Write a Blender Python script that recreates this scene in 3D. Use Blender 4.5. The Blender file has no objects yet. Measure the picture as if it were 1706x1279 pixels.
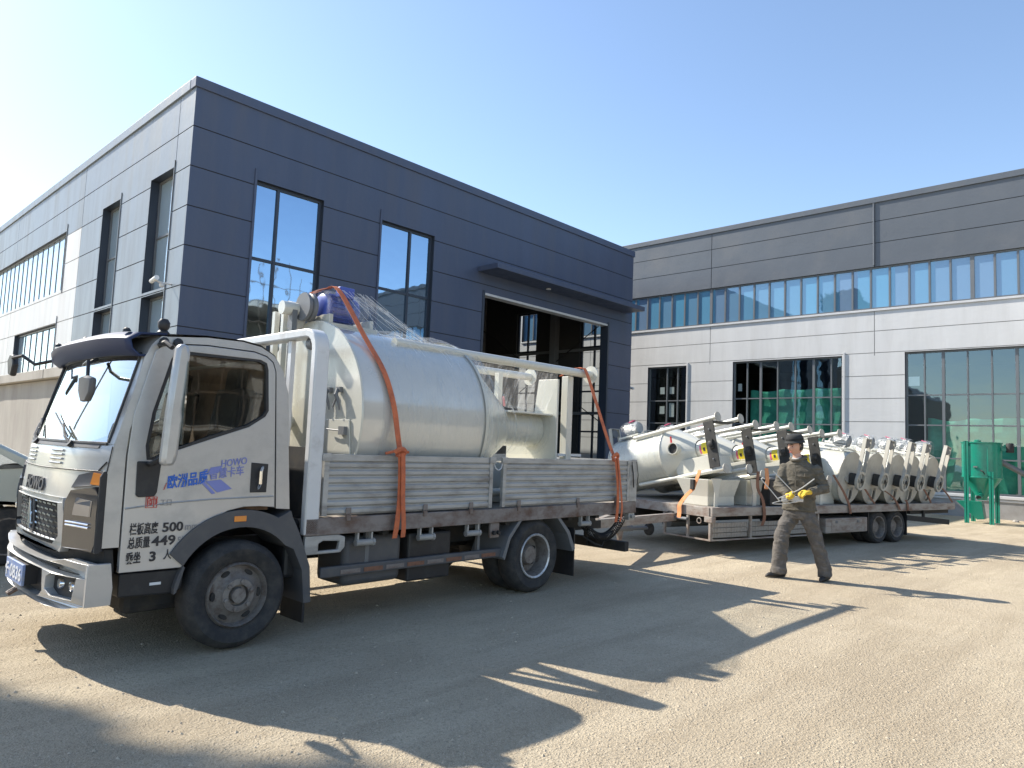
import bpy, bmesh, math, random
from mathutils import Vector, Matrix, noise
from mathutils.geometry import tessellate_polygon
R_ = math.radians
PI = math.pi
S = bpy.context.scene
random.seed(7)

# ------------------------------------------------------------------ camera
cam_d = bpy.data.cameras.new('camera')
cam = bpy.data.objects.new('camera', cam_d)
S.collection.objects.link(cam)
cam_d.sensor_width = 36.0
cam_d.lens = 1184.0 / 1706.0 * 36.0
cam_d.clip_start = 0.05
cam_d.clip_end = 2000
_p, _r, _y = 0.0858516, 0.0405313, 0.8125      # pitch up, roll, heading
_fw = Vector((0, math.cos(_p), math.sin(_p))); _up = Vector((0, -math.sin(_p), math.cos(_p))); _rt = Vector((1, 0, 0))
_r2 = math.cos(_r) * _rt + math.sin(_r) * _up
_u2 = -math.sin(_r) * _rt + math.cos(_r) * _up
_rot = Matrix((_r2, _u2, -_fw)).transposed()
_rot = Matrix.Rotation(-_y, 3, 'Z') @ _rot
cam.matrix_world = Matrix.Translation((0, 0, 1.5)) @ _rot.to_4x4()
S.camera = cam

# ------------------------------------------------------------------ sky, sun, exposure
SUN = Vector((-0.35, 1.15, 1.0)).normalized()
w = bpy.data.worlds.new('World'); S.world = w; w.use_nodes = True
nt = w.node_tree; bg = nt.nodes['Background']
sky = nt.nodes.new('ShaderNodeTexSky'); sky.sky_type = 'NISHITA'; sky.sun_disc = False
sky.sun_elevation = math.asin(SUN.z); sky.sun_rotation = math.atan2(SUN.x, SUN.y)
sky.air_density = 1.0; sky.dust_density = 0.45; sky.ozone_density = 1.3; sky.altitude = 50
nt.links.new(sky.outputs[0], bg.inputs[0]); bg.inputs[1].default_value = 0.125
sl = bpy.data.lights.new('sun', 'SUN'); sl.energy = 4.1; sl.angle = R_(0.53); sl.color = (1.0, 0.93, 0.82)
so = bpy.data.objects.new('sun', sl); S.collection.objects.link(so)
so.rotation_euler = SUN.to_track_quat('Z', 'Y').to_euler(); so.location = (0, 0, 30)
S.view_settings.view_transform = 'Standard'; S.view_settings.look = 'None'
S.view_settings.gamma = 1.0; S.view_settings.exposure = 1.04; S.view_settings.use_curve_mapping = False
S.render.film_transparent = False
S.cycles.max_bounces = 8; S.cycles.transparent_max_bounces = 24; S.cycles.caustics_reflective = False; S.cycles.caustics_refractive = False
try:
    S.cycles.use_denoising = True
except Exception:
    pass

# ------------------------------------------------------------------ materials
def _mix(nt, fac, a, b, blend='MIX'):
    m = nt.nodes.new('ShaderNodeMix'); m.data_type = 'RGBA'; m.blend_type = blend
    if hasattr(fac, 'links') or hasattr(fac, 'is_linked'): nt.links.new(fac, m.inputs[0])
    else: m.inputs[0].default_value = fac
    for v, i in ((a, 6), (b, 7)):
        if isinstance(v, (tuple, list)): m.inputs[i].default_value = (*v[:3], 1)
        else: nt.links.new(v, m.inputs[i])
    return m.outputs[2]
def _noise(nt, scale, detail=6, rough=.6, vec=None, stretch=None):
    n = nt.nodes.new('ShaderNodeTexNoise'); n.inputs['Scale'].default_value = scale
    n.inputs['Detail'].default_value = detail; n.inputs['Roughness'].default_value = rough
    if vec is None:
        tc = nt.nodes.new('ShaderNodeTexCoord'); vec = tc.outputs['Object']
    if stretch:
        mp = nt.nodes.new('ShaderNodeMapping'); mp.inputs['Scale'].default_value = stretch
        nt.links.new(vec, mp.inputs[0]); vec = mp.outputs[0]
    nt.links.new(vec, n.inputs['Vector'])
    return n.outputs['Fac']
def _ramp(nt, src, lo, hi, a=0.0, b=1.0):
    r = nt.nodes.new('ShaderNodeMapRange'); nt.links.new(src, r.inputs[0])
    r.inputs[1].default_value = lo; r.inputs[2].default_value = hi; r.inputs[3].default_value = a; r.inputs[4].default_value = b
    return r.outputs[0]
MATS = {}
def mat(name, col, rough=.5, metal=0., dirt=None, dscale=3., drange=(.45, .7), stretch=None, bump=0., bscale=40., coat=0., spec=.5, var=0.06, bstretch=None, bdist=.01):
    """dirt: second colour worn in by a noise mask (stains, dust); bump: fine surface relief"""
    m = bpy.data.materials.new(name); m.use_nodes = True; nt = m.node_tree; b = nt.nodes['Principled BSDF']
    b.inputs['Roughness'].default_value = rough; b.inputs['Metallic'].default_value = metal
    b.inputs['Specular IOR Level'].default_value = spec
    b.inputs['Coat Weight'].default_value = coat; b.inputs['Coat Roughness'].default_value = .12
    n = _noise(nt, dscale, stretch=stretch)
    c = tuple(col)
    base = _mix(nt, _ramp(nt, n, .3, .7), tuple(x * (1 - var) for x in c), tuple(min(1, x * (1 + var)) for x in c))
    if dirt:
        f = _ramp(nt, _noise(nt, dscale * 1.7, 8, .65, stretch=stretch), *drange)
        base = _mix(nt, f, base, dirt)
        rr = _ramp(nt, f, 0, 1, rough, min(1, rough + .3)); nt.links.new(rr, b.inputs['Roughness'])
    nt.links.new(base, b.inputs['Base Color'])
    if bump:
        bp = nt.nodes.new('ShaderNodeBump'); bp.inputs['Strength'].default_value = bump; bp.inputs['Distance'].default_value = bdist
        nt.links.new(_noise(nt, bscale, 4, stretch=bstretch), bp.inputs['Height']); nt.links.new(bp.outputs[0], b.inputs['Normal'])
    MATS[name] = m
    return m
def glassmat(name, tint, refl, rough=.02, through=(.3, .35, .36), body=None, body2=None, pitch=.625):
    """window pane: a mirror-like coat over tinted see-through (or solid) glass, stronger at grazing angles"""
    m = bpy.data.materials.new(name); m.use_nodes = True; nt = m.node_tree; nt.nodes.clear()
    out = nt.nodes.new('ShaderNodeOutputMaterial')
    g = nt.nodes.new('ShaderNodeBsdfGlossy'); g.inputs['Color'].default_value = (*tint, 1); g.inputs['Roughness'].default_value = rough
    if body is None:
        t = nt.nodes.new('ShaderNodeBsdfTransparent'); t.inputs['Color'].default_value = (*through, 1)
    else:
        t = nt.nodes.new('ShaderNodeBsdfDiffuse'); t.inputs['Color'].default_value = (*body, 1)
        if body2:      # each pane its own shade of coated glass
            tc = nt.nodes.new('ShaderNodeTexCoord'); sx = nt.nodes.new('ShaderNodeSeparateXYZ'); nt.links.new(tc.outputs['Object'], sx.inputs[0])
            dv = nt.nodes.new('ShaderNodeMath'); dv.operation = 'DIVIDE'; nt.links.new(sx.outputs[1], dv.inputs[0]); dv.inputs[1].default_value = pitch
            flr = nt.nodes.new('ShaderNodeMath'); flr.operation = 'FLOOR'; nt.links.new(dv.outputs[0], flr.inputs[0])
            wn = nt.nodes.new('ShaderNodeTexWhiteNoise'); wn.noise_dimensions = '1D'; nt.links.new(flr.outputs[0], wn.inputs['W'])
            nt.links.new(_mix(nt, wn.outputs['Value'], body, body2), t.inputs['Color'])
    lw = nt.nodes.new('ShaderNodeLayerWeight'); lw.inputs['Blend'].default_value = .5
    pw_ = nt.nodes.new('ShaderNodeMath'); pw_.operation = 'POWER'; nt.links.new(lw.outputs['Facing'], pw_.inputs[0]); pw_.inputs[1].default_value = 4.5
    f = _ramp(nt, pw_.outputs[0], 0, 1, refl, 1)
    mx = nt.nodes.new('ShaderNodeMixShader'); nt.links.new(f, mx.inputs[0]); nt.links.new(t.outputs[0], mx.inputs[1]); nt.links.new(g.outputs[0], mx.inputs[2])
    bp = nt.nodes.new('ShaderNodeBump'); bp.inputs['Strength'].default_value = .12; bp.inputs['Distance'].default_value = .03
    nt.links.new(_noise(nt, 1.1, 2), bp.inputs['Height']); nt.links.new(bp.outputs[0], g.inputs['Normal'])
    nt.links.new(mx.outputs[0], out.inputs[0]); MATS[name] = m
    return m
def filmmat(name):
    """clear stretch film: mostly see-through, milky in streaks, glossy"""
    m = bpy.data.materials.new(name); m.use_nodes = True; nt = m.node_tree; nt.nodes.clear()
    out = nt.nodes.new('ShaderNodeOutputMaterial')
    t = nt.nodes.new('ShaderNodeBsdfTransparent'); t.inputs['Color'].default_value = (.97, .98, .98, 1)
    d = nt.nodes.new('ShaderNodeBsdfDiffuse'); d.inputs['Color'].default_value = (.82, .84, .86, 1)
    tr = nt.nodes.new('ShaderNodeBsdfTranslucent'); tr.inputs['Color'].default_value = (.82, .84, .86, 1)
    g = nt.nodes.new('ShaderNodeBsdfGlossy'); g.inputs['Roughness'].default_value = .18
    n = _noise(nt, 7, 8, .7, stretch=(3.2, .7, .5))
    bp = nt.nodes.new('ShaderNodeBump'); bp.inputs['Strength'].default_value = .6; bp.inputs['Distance'].default_value = .02
    nt.links.new(n, bp.inputs['Height']); nt.links.new(bp.outputs[0], g.inputs['Normal'])
    a = nt.nodes.new('ShaderNodeMixShader'); a.inputs[0].default_value = .5; nt.links.new(d.outputs[0], a.inputs[1]); nt.links.new(tr.outputs[0], a.inputs[2])
    b = nt.nodes.new('ShaderNodeMixShader'); b.inputs[0].default_value = .35; nt.links.new(a.outputs[0], b.inputs[1]); nt.links.new(g.outputs[0], b.inputs[2])
    f = _ramp(nt, n, .50, .80, .10, .58)
    mx = nt.nodes.new('ShaderNodeMixShader'); nt.links.new(f, mx.inputs[0]); nt.links.new(t.outputs[0], mx.inputs[1]); nt.links.new(b.outputs[0], mx.inputs[2])
    nt.links.new(mx.outputs[0], out.inputs[0]); MATS[name] = m
    return m

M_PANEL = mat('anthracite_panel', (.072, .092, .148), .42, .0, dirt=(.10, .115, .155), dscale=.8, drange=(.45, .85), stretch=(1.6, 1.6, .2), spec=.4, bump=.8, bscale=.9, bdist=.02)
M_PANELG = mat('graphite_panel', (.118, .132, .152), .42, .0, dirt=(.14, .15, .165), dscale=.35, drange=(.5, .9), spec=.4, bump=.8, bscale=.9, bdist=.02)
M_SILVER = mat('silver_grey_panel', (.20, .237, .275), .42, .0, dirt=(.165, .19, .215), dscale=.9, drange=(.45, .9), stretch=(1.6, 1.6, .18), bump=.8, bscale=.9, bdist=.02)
M_WHITE = mat('off_white_panel', (.64, .64, .635), .5, dirt=(.525, .52, .505), dscale=.9, drange=(.45, .95), stretch=(1.6, 1.6, .18), bump=.7, bscale=.9, bdist=.02)
M_SEAM = mat('panel_joint', (.03, .032, .04), .7)
M_SEAML = mat('pale_panel_joint', (.36, .355, .345), .7)
M_FRAME = mat('window_frame_navy', (.035, .045, .065), .4)
M_FRAMEG = mat('window_frame_grey', (.16, .17, .18), .4)
M_TRIM = mat('light_trim', (.6, .6, .6), .45)
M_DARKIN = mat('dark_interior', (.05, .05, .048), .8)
M_CONC = mat('concrete', (.40, .375, .335), .9, dirt=(.29, .265, .235), dscale=1.1, drange=(.42, .75), stretch=(1, 1, .35), bump=.35, bscale=60)
M_PLINTH = mat('render_plinth', (.34, .335, .33), .85, dirt=(.27, .26, .25), dscale=1.5, bump=.2)
M_STEEL = mat('steel_grey', (.16, .165, .17), .5)
M_GLASSB = glassmat('blue_mirror_glass', (.50, .68, .88), .62, through=(.25, .3, .33))
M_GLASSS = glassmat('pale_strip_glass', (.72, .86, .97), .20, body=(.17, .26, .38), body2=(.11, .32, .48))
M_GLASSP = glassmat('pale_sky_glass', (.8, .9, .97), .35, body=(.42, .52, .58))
M_GLASSG = glassmat('green_tint_glass', (.72, .86, .90), .22, through=(.88, .94, .92))
M_GLASSC = glassmat('clear_glass', (.9, .95, 1), .06, through=(.85, .88, .87))
M_GLASSW = glassmat('windscreen_glass', (.92, .97, 1), .55, through=(.7, .75, .74))
M_NET = mat('green_dust_net', (.08, .44, .30), .85, dirt=(.04, .24, .17), dscale=1.1, drange=(.35, .7), bump=.4, bscale=6)
M_SILVERP = mat('champagne_truck_paint', (.52, .515, .50), .34, .4, dirt=(.36, .345, .315), dscale=1.6, drange=(.48, .85), stretch=(1, 1, 1.2), coat=.4)
M_BLACKP = mat('black_plastic', (.022, .022, .024), .5, dirt=(.07, .065, .058), dscale=4, drange=(.5, .85))
M_DGREYP = mat('dusty_grey_plastic', (.085, .085, .09), .55, dirt=(.15, .14, .125), dscale=3, drange=(.45, .85))
M_DARKP = mat('visor_navy', (.028, .042, .10), .5, spec=.3)
M_RUBBER = mat('tyre_rubber', (.028, .028, .029), .8, dirt=(.10, .09, .078), dscale=6, drange=(.42, .85), bump=.3, bscale=90)
M_RIM = mat('dusty_rim', (.24, .22, .20), .55, .3, dirt=(.14, .105, .085), dscale=9, drange=(.45, .7), bump=.2)
M_RIMB = mat('bright_rim_edge', (.62, .62, .62), .35, .5, dirt=(.3, .29, .28), dscale=9)
M_BED = mat('weathered_board_grey', (.43, .43, .415), .48, .25, dirt=(.19, .165, .14), dscale=2.2, drange=(.46, .78), stretch=(.5, 1, 2.2), bump=.15)
M_BEDR = mat('rusty_rail', (.25, .22, .20), .7, .1, dirt=(.14, .085, .06), dscale=5, drange=(.42, .7), stretch=(.6, 1, 1), bump=.25)
M_CHAS = mat('chassis_black', (.02, .02, .021), .7, dirt=(.06, .053, .045), dscale=5)
M_WHITEP = mat('white_steel_frame', (.66, .66, .65), .35, dirt=(.42, .40, .37), dscale=3, drange=(.55, .85))
M_CREAM = mat('cream_machine_paint', (.62, .605, .525), .24, dirt=(.54, .52, .445), dscale=1.6, drange=(.5, .9), coat=.45, bump=.02, bscale=8)
M_DRUM = mat('glossy_drum_paint', (.66, .645, .59), .15, .15, dirt=(.57, .55, .49), dscale=1.2, drange=(.5, .9), coat=.8, bump=.015, bscale=5)
M_CREAMD = mat('cream_disc_paint', (.46, .44, .38), .4, dirt=(.36, .335, .285), dscale=3)
M_CHAN = mat('dark_channel_paint', (.028, .028, .026), .55, dirt=(.06, .055, .048), dscale=5)
M_BLUE = mat('blue_motor_paint', (.07, .11, .42), .35, coat=.3)
M_MOTORG = mat('grey_motor', (.20, .22, .235), .4, dirt=(.32, .33, .33), dscale=5)
M_STRAP = mat('orange_strap', (.62, .17, .07), .75, dirt=(.40, .12, .07), dscale=6, bump=.5, bscale=120)
M_STRAPB = mat('brown_strap', (.24, .115, .07), .8, dirt=(.12, .07, .05), dscale=8)
M_STRAPO = mat('bright_orange_strap', (.80, .33, .13), .7, dirt=(.62, .24, .10), dscale=6, bump=.4, bscale=120)
M_FILM = filmmat('stretch_film')
M_RED = mat('red_paint', (.55, .03, .04), .45)
M_PINK = mat('red_tape', (.75, .12, .22), .5)
M_YELLOW = mat('yellow_sticker', (.85, .66, .03), .5)
M_AMBER = mat('amber_lens', (.8, .27, .04), .25, coat=.5)
M_LENS = mat('headlamp_lens', (.32, .32, .33), .08, .6, coat=1)
M_LAMPC = mat('headlamp_cover', (.05, .05, .052), .14, .1, coat=1)
M_CHROME = mat('chrome', (.75, .75, .75), .15, 1.)
M_GREEN = mat('green_machine_paint', (.008, .25, .165), .3, dirt=(.015, .19, .13), dscale=4, coat=.4)
M_GREEND = mat('dark_green_machine_paint', (.006, .20, .13), .35, coat=.3)
M_TRAILER = mat('trailer_steel', (.36, .325, .285), .6, .15, dirt=(.20, .125, .095), dscale=3.5, drange=(.44, .72), stretch=(.5, 1, 1.5), bump=.25)
M_PLANK = mat('worn_deck', (.33, .30, .26), .85, dirt=(.2, .17, .14), dscale=5, stretch=(4, .5, 1), bump=.4)
M_CARPAINT = mat('pale_green_car_paint', (.50, .53, .47), .3, .2, coat=.6)
M_CLOTH = mat('charcoal_work_cloth', (.098, .087, .066), .9, dirt=(.155, .138, .108), dscale=9, bump=.5, bscale=60)
M_TROUS = mat('grey_trouser_cloth', (.105, .095, .085), .9, dirt=(.17, .155, .14), dscale=8, bump=.5, bscale=60)
M_HAT = mat('black_cap_cloth', (.03, .03, .03), .9)
M_SKIN = mat('skin', (.60, .34, .24), .5, dirt=(.52, .26, .18), dscale=14)
M_GLOVE = mat('yellow_glove', (.78, .52, .045), .75, dirt=(.6, .38, .05), dscale=20, bump=.4, bscale=200)
M_SHOE = mat('black_shoe', (.025, .022, .02), .6)
M_SHIRT = mat('pale_undershirt', (.55, .53, .5), .8)
M_ROD = mat('pale_rod', (.62, .60, .55), .5)
M_BLUET = mat('blue_lettering', (.03, .14, .58), .45)
M_PURPT = mat('faded_blue_lettering', (.22, .25, .55), .5)
M_BLACKT = mat('stencil_black', (.045, .04, .04), .7)
M_FADET = mat('faded_stencil', (.28, .27, .27), .7)
M_REDT = mat('red_stamp', (.55, .07, .05), .6)
M_PLATE = mat('blue_number_plate', (.22, .30, .52), .4, dirt=(.35, .37, .42), dscale=14)
M_PLATEW = mat('plate_white', (.75, .76, .78), .5)
M_BROWNIN = mat('brown_cab_lining', (.22, .13, .08), .8, dirt=(.13, .08, .055), dscale=5)
M_SEAT = mat('black_seat_cloth', (.015, .015, .016), .9)
M_BARK = mat('bark', (.12, .09, .065), .9, bump=.5, bscale=20)
M_LEAF = mat('leaf', (.06, .10, .03), .6)
M_PAPER = mat('white_paper', (.75, .76, .76), .8)
M_HOSE = mat('black_hose', (.015, .015, .015), .4)

# ------------------------------------------------------------------ mesh helper
ORG = {}
class MB:
    def __init__(s): s.v = []; s.f = []; s.m = []; s.cur = 0
    def add(s, vs, fs):
        o = len(s.v); s.v += [Vector(v) for v in vs]
        for f in fs: s.f.append([i + o for i in f]); s.m.append(s.cur)
        return s
    def mi(s, i): s.cur = i; return s
    def box(s, x0, x1, y0, y1, z0, z1):
        x0, x1 = min(x0, x1), max(x0, x1); y0, y1 = min(y0, y1), max(y0, y1); z0, z1 = min(z0, z1), max(z0, z1)
        return s.add([(x0, y0, z0), (x1, y0, z0), (x1, y1, z0), (x0, y1, z0), (x0, y0, z1), (x1, y0, z1), (x1, y1, z1), (x0, y1, z1)],
                     [(0, 3, 2, 1), (4, 5, 6, 7), (0, 1, 5, 4), (1, 2, 6, 5), (2, 3, 7, 6), (3, 0, 4, 7)])
    def obox(s, c, ax, ay, az, hx, hy, hz):
        """box with centre c and half sizes along three given axes"""
        c = Vector(c); ax = Vector(ax).normalized() * hx; ay = Vector(ay).normalized() * hy; az = Vector(az).normalized() * hz
        P = [c + i * ax + j * ay + k * az for k in (-1, 1) for (i, j) in ((-1, -1), (1, -1), (1, 1), (-1, 1))]
        return s.add(P, [(0, 3, 2, 1), (4, 5, 6, 7), (0, 1, 5, 4), (1, 2, 6, 5), (2, 3, 7, 6), (3, 0, 4, 7)])
    def bar(s, a, b, wx, wz, up=(0, 0, 1)):
        a = Vector(a); b = Vector(b); d = b - a; u = Vector(up)
        sx = d.cross(u)
        if sx.length < 1e-6: sx = d.cross(Vector((1, 0, 0)))
        sx.normalize(); uz = sx.cross(d).normalized()
        return s.obox((a + b) / 2, d, sx, uz, d.length / 2, wx / 2, wz / 2)
    def lathe(s, prof, o, ax, seg=24, caps=True, sc=(1, 1), arc=None):
        """prof: (radius, height along ax)"""
        o = Vector(o); ax = Vector(ax).normalized(); t = Vector((0, 0, 1)) if abs(ax.z) < .9 else Vector((1, 0, 0))
        e1 = t.cross(ax).normalized(); e2 = ax.cross(e1)
        vs = []; fs = []
        n = seg
        for (r, h) in prof:
            for k in range(n):
                a = 2 * PI * k / n
                vs.append(o + ax * h + e1 * (r * math.cos(a) * sc[0]) + e2 * (r * math.sin(a) * sc[1]))
        for i in range(len(prof) - 1):
            for k in range(n):
                k2 = (k + 1) % n
                fs.append((i * n + k, i * n + k2, (i + 1) * n + k2, (i + 1) * n + k))
        if caps:
            if prof[0][0] > 1e-5: fs.append(tuple(range(n - 1, -1, -1)))
            if prof[-1][0] > 1e-5: fs.append(tuple(range((len(prof) - 1) * n, len(prof) * n)))
        return s.add(vs, fs)
    def cyl(s, a, b, r, r2=None, seg=16):
        a = Vector(a); b = Vector(b); r2 = r if r2 is None else r2
        return s.lathe([(r, 0), (r2, (b - a).length)], a, b - a, seg)
    def tube(s, pts, r, seg=8, closed=False):
        pts = [Vector(p) for p in pts]; n = len(pts); vs = []; fs = []
        up = None
        for i, p in enumerate(pts):
            d = (pts[min(i + 1, n - 1)] - pts[max(i - 1, 0)]).normalized()
            if up is None: up = Vector((0, 0, 1)) if abs(d.z) < .9 else Vector((1, 0, 0))
            e1 = d.cross(up).normalized(); up = e1.cross(d).normalized()
            rr = r[i] if isinstance(r, (list, tuple)) else r
            for k in range(seg):
                a = 2 * PI * k / seg; vs.append(p + e1 * rr * math.cos(a) + up * rr * math.sin(a))
        for i in range(n - 1):
            for k in range(seg):
                k2 = (k + 1) % seg; fs.append((i * seg + k, i * seg + k2, (i + 1) * seg + k2, (i + 1) * seg + k))
        fs.append(tuple(range(seg - 1, -1, -1))); fs.append(tuple(range((n - 1) * seg, n * seg)))
        return s.add(vs, fs)
    def ribbon(s, pts, wv, th=.004):
        """flat strap along pts; wv = half-width vectors (one or per point)"""
        pts = [Vector(p) for p in pts]; n = len(pts); vs = []; fs = []
        for i, p in enumerate(pts):
            d = (pts[min(i + 1, n - 1)] - pts[max(i - 1, 0)]).normalized()
            w = Vector(wv[i]) if isinstance(wv[0], (list, tuple, Vector)) else Vector(wv)
            nn = d.cross(w).normalized() * th / 2
            vs += [p - w - nn, p + w - nn, p + w + nn, p - w + nn]
        for i in range(n - 1):
            for k in range(4):
                k2 = (k + 1) % 4; fs.append((i * 4 + k, i * 4 + k2, (i + 1) * 4 + k2, (i + 1) * 4 + k))
        fs += [(3, 2, 1, 0), tuple(range((n - 1) * 4, n * 4))]
        return s.add(vs, fs)
    def prism(s, outer, holes, fn, d):
        """polygon (2D, with holes) mapped to 3D by fn(u,v) and thickened by vector d"""
        loops = [outer] + list(holes)
        flat = [p for l in loops for p in l]
        tris = tessellate_polygon([[Vector((p[0], p[1], 0)) for p in l] for l in loops])
        d = Vector(d); A = [Vector(fn(*p)) for p in flat]; n = len(A)
        vs = A + [a + d for a in A]; fs = []
        for t in tris:
            t = list(t)
            nn = (A[t[1]] - A[t[0]]).cross(A[t[2]] - A[t[0]])
            if nn.dot(d) > 0: t.reverse()
            fs.append(tuple(t)); fs.append(tuple(i + n for i in reversed(t)))
        o = 0
        for l in loops:
            k = len(l)
            for i in range(k):
                j = (i + 1) % k; fs.append((o + i, o + j, o + j + n, o + i + n))
            o += k
        return s.add(vs, fs)
    def grid(s, nu, nv, fn, closeu=False):
        vs = [fn(i / (nu if closeu else nu - 1), j / (nv - 1)) for j in range(nv) for i in range(nu)]; fs = []
        for j in range(nv - 1):
            for i in range(nu if closeu else nu - 1):
                i2 = (i + 1) % nu; fs.append((j * nu + i, j * nu + i2, (j + 1) * nu + i2, (j + 1) * nu + i))
        return s.add(vs, fs)
    def build(s, name, mats, parent=None, smooth=None, bevel=0, fix=True, solid=0):
        me = bpy.data.meshes.new(name)
        lo = Vector((min(v.x for v in s.v), min(v.y for v in s.v), min(v.z for v in s.v))); hi = Vector((max(v.x for v in s.v), max(v.y for v in s.v), max(v.z for v in s.v)))
        c = (lo + hi) / 2
        if parent is None: c.z = lo.z
        me.from_pydata([v - c for v in s.v], [], s.f)
        if not isinstance(mats, (list, tuple)): mats = [mats]
        for m in mats: me.materials.append(m)
        if len(mats) > 1: me.polygons.foreach_set('material_index', s.m)
        if fix:
            bm = bmesh.new(); bm.from_mesh(me); bmesh.ops.recalc_face_normals(bm, faces=bm.faces); bm.to_mesh(me); bm.free()
        if smooth:
            me.polygons.foreach_set('use_smooth', [True] * len(me.polygons)); me.set_sharp_from_angle(angle=R_(smooth))
        me.update()
        o = bpy.data.objects.new(name, me); S.collection.objects.link(o)
        place(o, c, parent)
        if solid:
            md = o.modifiers.new('solid', 'SOLIDIFY'); md.thickness = solid; md.offset = 0
        if bevel:
            md = o.modifiers.new('bevel', 'BEVEL'); md.width = bevel; md.segments = 2; md.limit_method = 'ANGLE'; md.angle_limit = R_(35)
            md.harden_normals = False
        return o
def place(o, c, parent):
    ORG[o] = Vector(c)
    if parent is not None:
        o.parent = parent; o.location = Vector(c) - ORG[parent]
    else: o.location = c
def tag(o, label, cat=None, group=None, kind=None):
    if label: o['label'] = label
    if cat: o['category'] = cat
    if group: o['group'] = group
    if kind: o['kind'] = kind
    return o
def thing(name, label, cat, loc=(0, 0, 0), group=None, local=False, rot=None):
    """Empty at the thing's base. local=True: its parts are modelled round (0,0,0); else in world coordinates"""
    o = bpy.data.objects.new(name, None); o.empty_display_size = .2; S.collection.objects.link(o); o.location = loc
    if rot is not None: o.rotation_euler = rot
    ORG[o] = Vector((0, 0, 0)) if local else Vector(loc)
    return tag(o, label, cat, group)
def structure(o): o['kind'] = 'structure'; return o
def dup(root, loc, rot, label, group=None, scale=None):
    def cp(o, par):
        c = o.copy(); S.collection.objects.link(c)
        if par is not None: c.parent = par
        for ch in list(o.children): cp(ch, c)
        return c
    r = cp(root, None); r.location = loc; r.rotation_euler = rot
    if scale: r.scale = scale
    tag(r, label, None, group)
    return r
def text_mb(txt, fn, size=1., depth=.004, bold=0.0, font_shear=0.):
    """letters as mesh; fn(u,v,w) maps the flat text (u along the line, v up, w out of the surface) to 3D"""
    cu = bpy.data.curves.new('t', 'FONT'); cu.body = txt; cu.size = size; cu.extrude = depth / 2; cu.offset = bold; cu.shear = font_shear
    cu.resolution_u = 3
    o = bpy.data.objects.new('t', cu); S.collection.objects.link(o)
    dg = bpy.context.evaluated_depsgraph_get(); me = bpy.data.meshes.new_from_object(o.evaluated_get(dg))
    vs = [fn(v.co.x, v.co.y, v.co.z) for v in me.vertices]; fs = [tuple(p.vertices) for p in me.polygons]
    xs = [v.co.x for v in me.vertices] or [0]
    bpy.data.objects.remove(o); bpy.data.curves.remove(cu); bpy.data.meshes.remove(me)
    return vs, fs, max(xs)
def relief(us, zs, cell, fn, deep, revm=None):
    """panelled wall: grid cells with a depth each (None = opening); returns MB. cell(u,z)->(depth, material) ; fn(u,z,depth)->xyz"""
    b = MB(); nu = len(us) - 1; nz = len(zs) - 1
    C = [[cell((us[i] + us[i + 1]) / 2, (zs[j] + zs[j + 1]) / 2) for i in range(nu)] for j in range(nz)]
    dep = lambda c: deep if c is None else c[0]
    for j in range(nz):
        for i in range(nu):
            c = C[j][i]
            if c is not None:
                b.mi(c[1]); d = c[0]
                b.add([fn(us[i], zs[j], d), fn(us[i + 1], zs[j], d), fn(us[i + 1], zs[j + 1], d), fn(us[i], zs[j + 1], d)], [(0, 1, 2, 3)])
            for (di, dj) in ((1, 0), (0, 1)):
                i2, j2 = i + di, j + dj
                if i2 < nu and j2 < nz:
                    c2 = C[j2][i2]; a_, b_ = dep(c), dep(c2)
                    if abs(a_ - b_) > 1e-6:
                        m_ = c if c is not None else c2
                        if c is None or c2 is None: m_ = c2 if c is None else c
                        b.mi(revm if revm is not None and (c is None or c2 is None) else m_[1])
                        if di: q = [fn(us[i2], zs[j], a_), fn(us[i2], zs[j + 1], a_), fn(us[i2], zs[j + 1], b_), fn(us[i2], zs[j], b_)]
                        else: q = [fn(us[i], zs[j2], a_), fn(us[i + 1], zs[j2], a_), fn(us[i + 1], zs[j2], b_), fn(us[i], zs[j2], b_)]
                        b.add(q, [(0, 1, 2, 3)])
    return b
def cuts(vals, seams, w=.012):
    s = set(round(v, 4) for v in vals)
    for z in seams: s.add(round(z - w, 4)); s.add(round(z + w, 4))
    return sorted(s)

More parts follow.
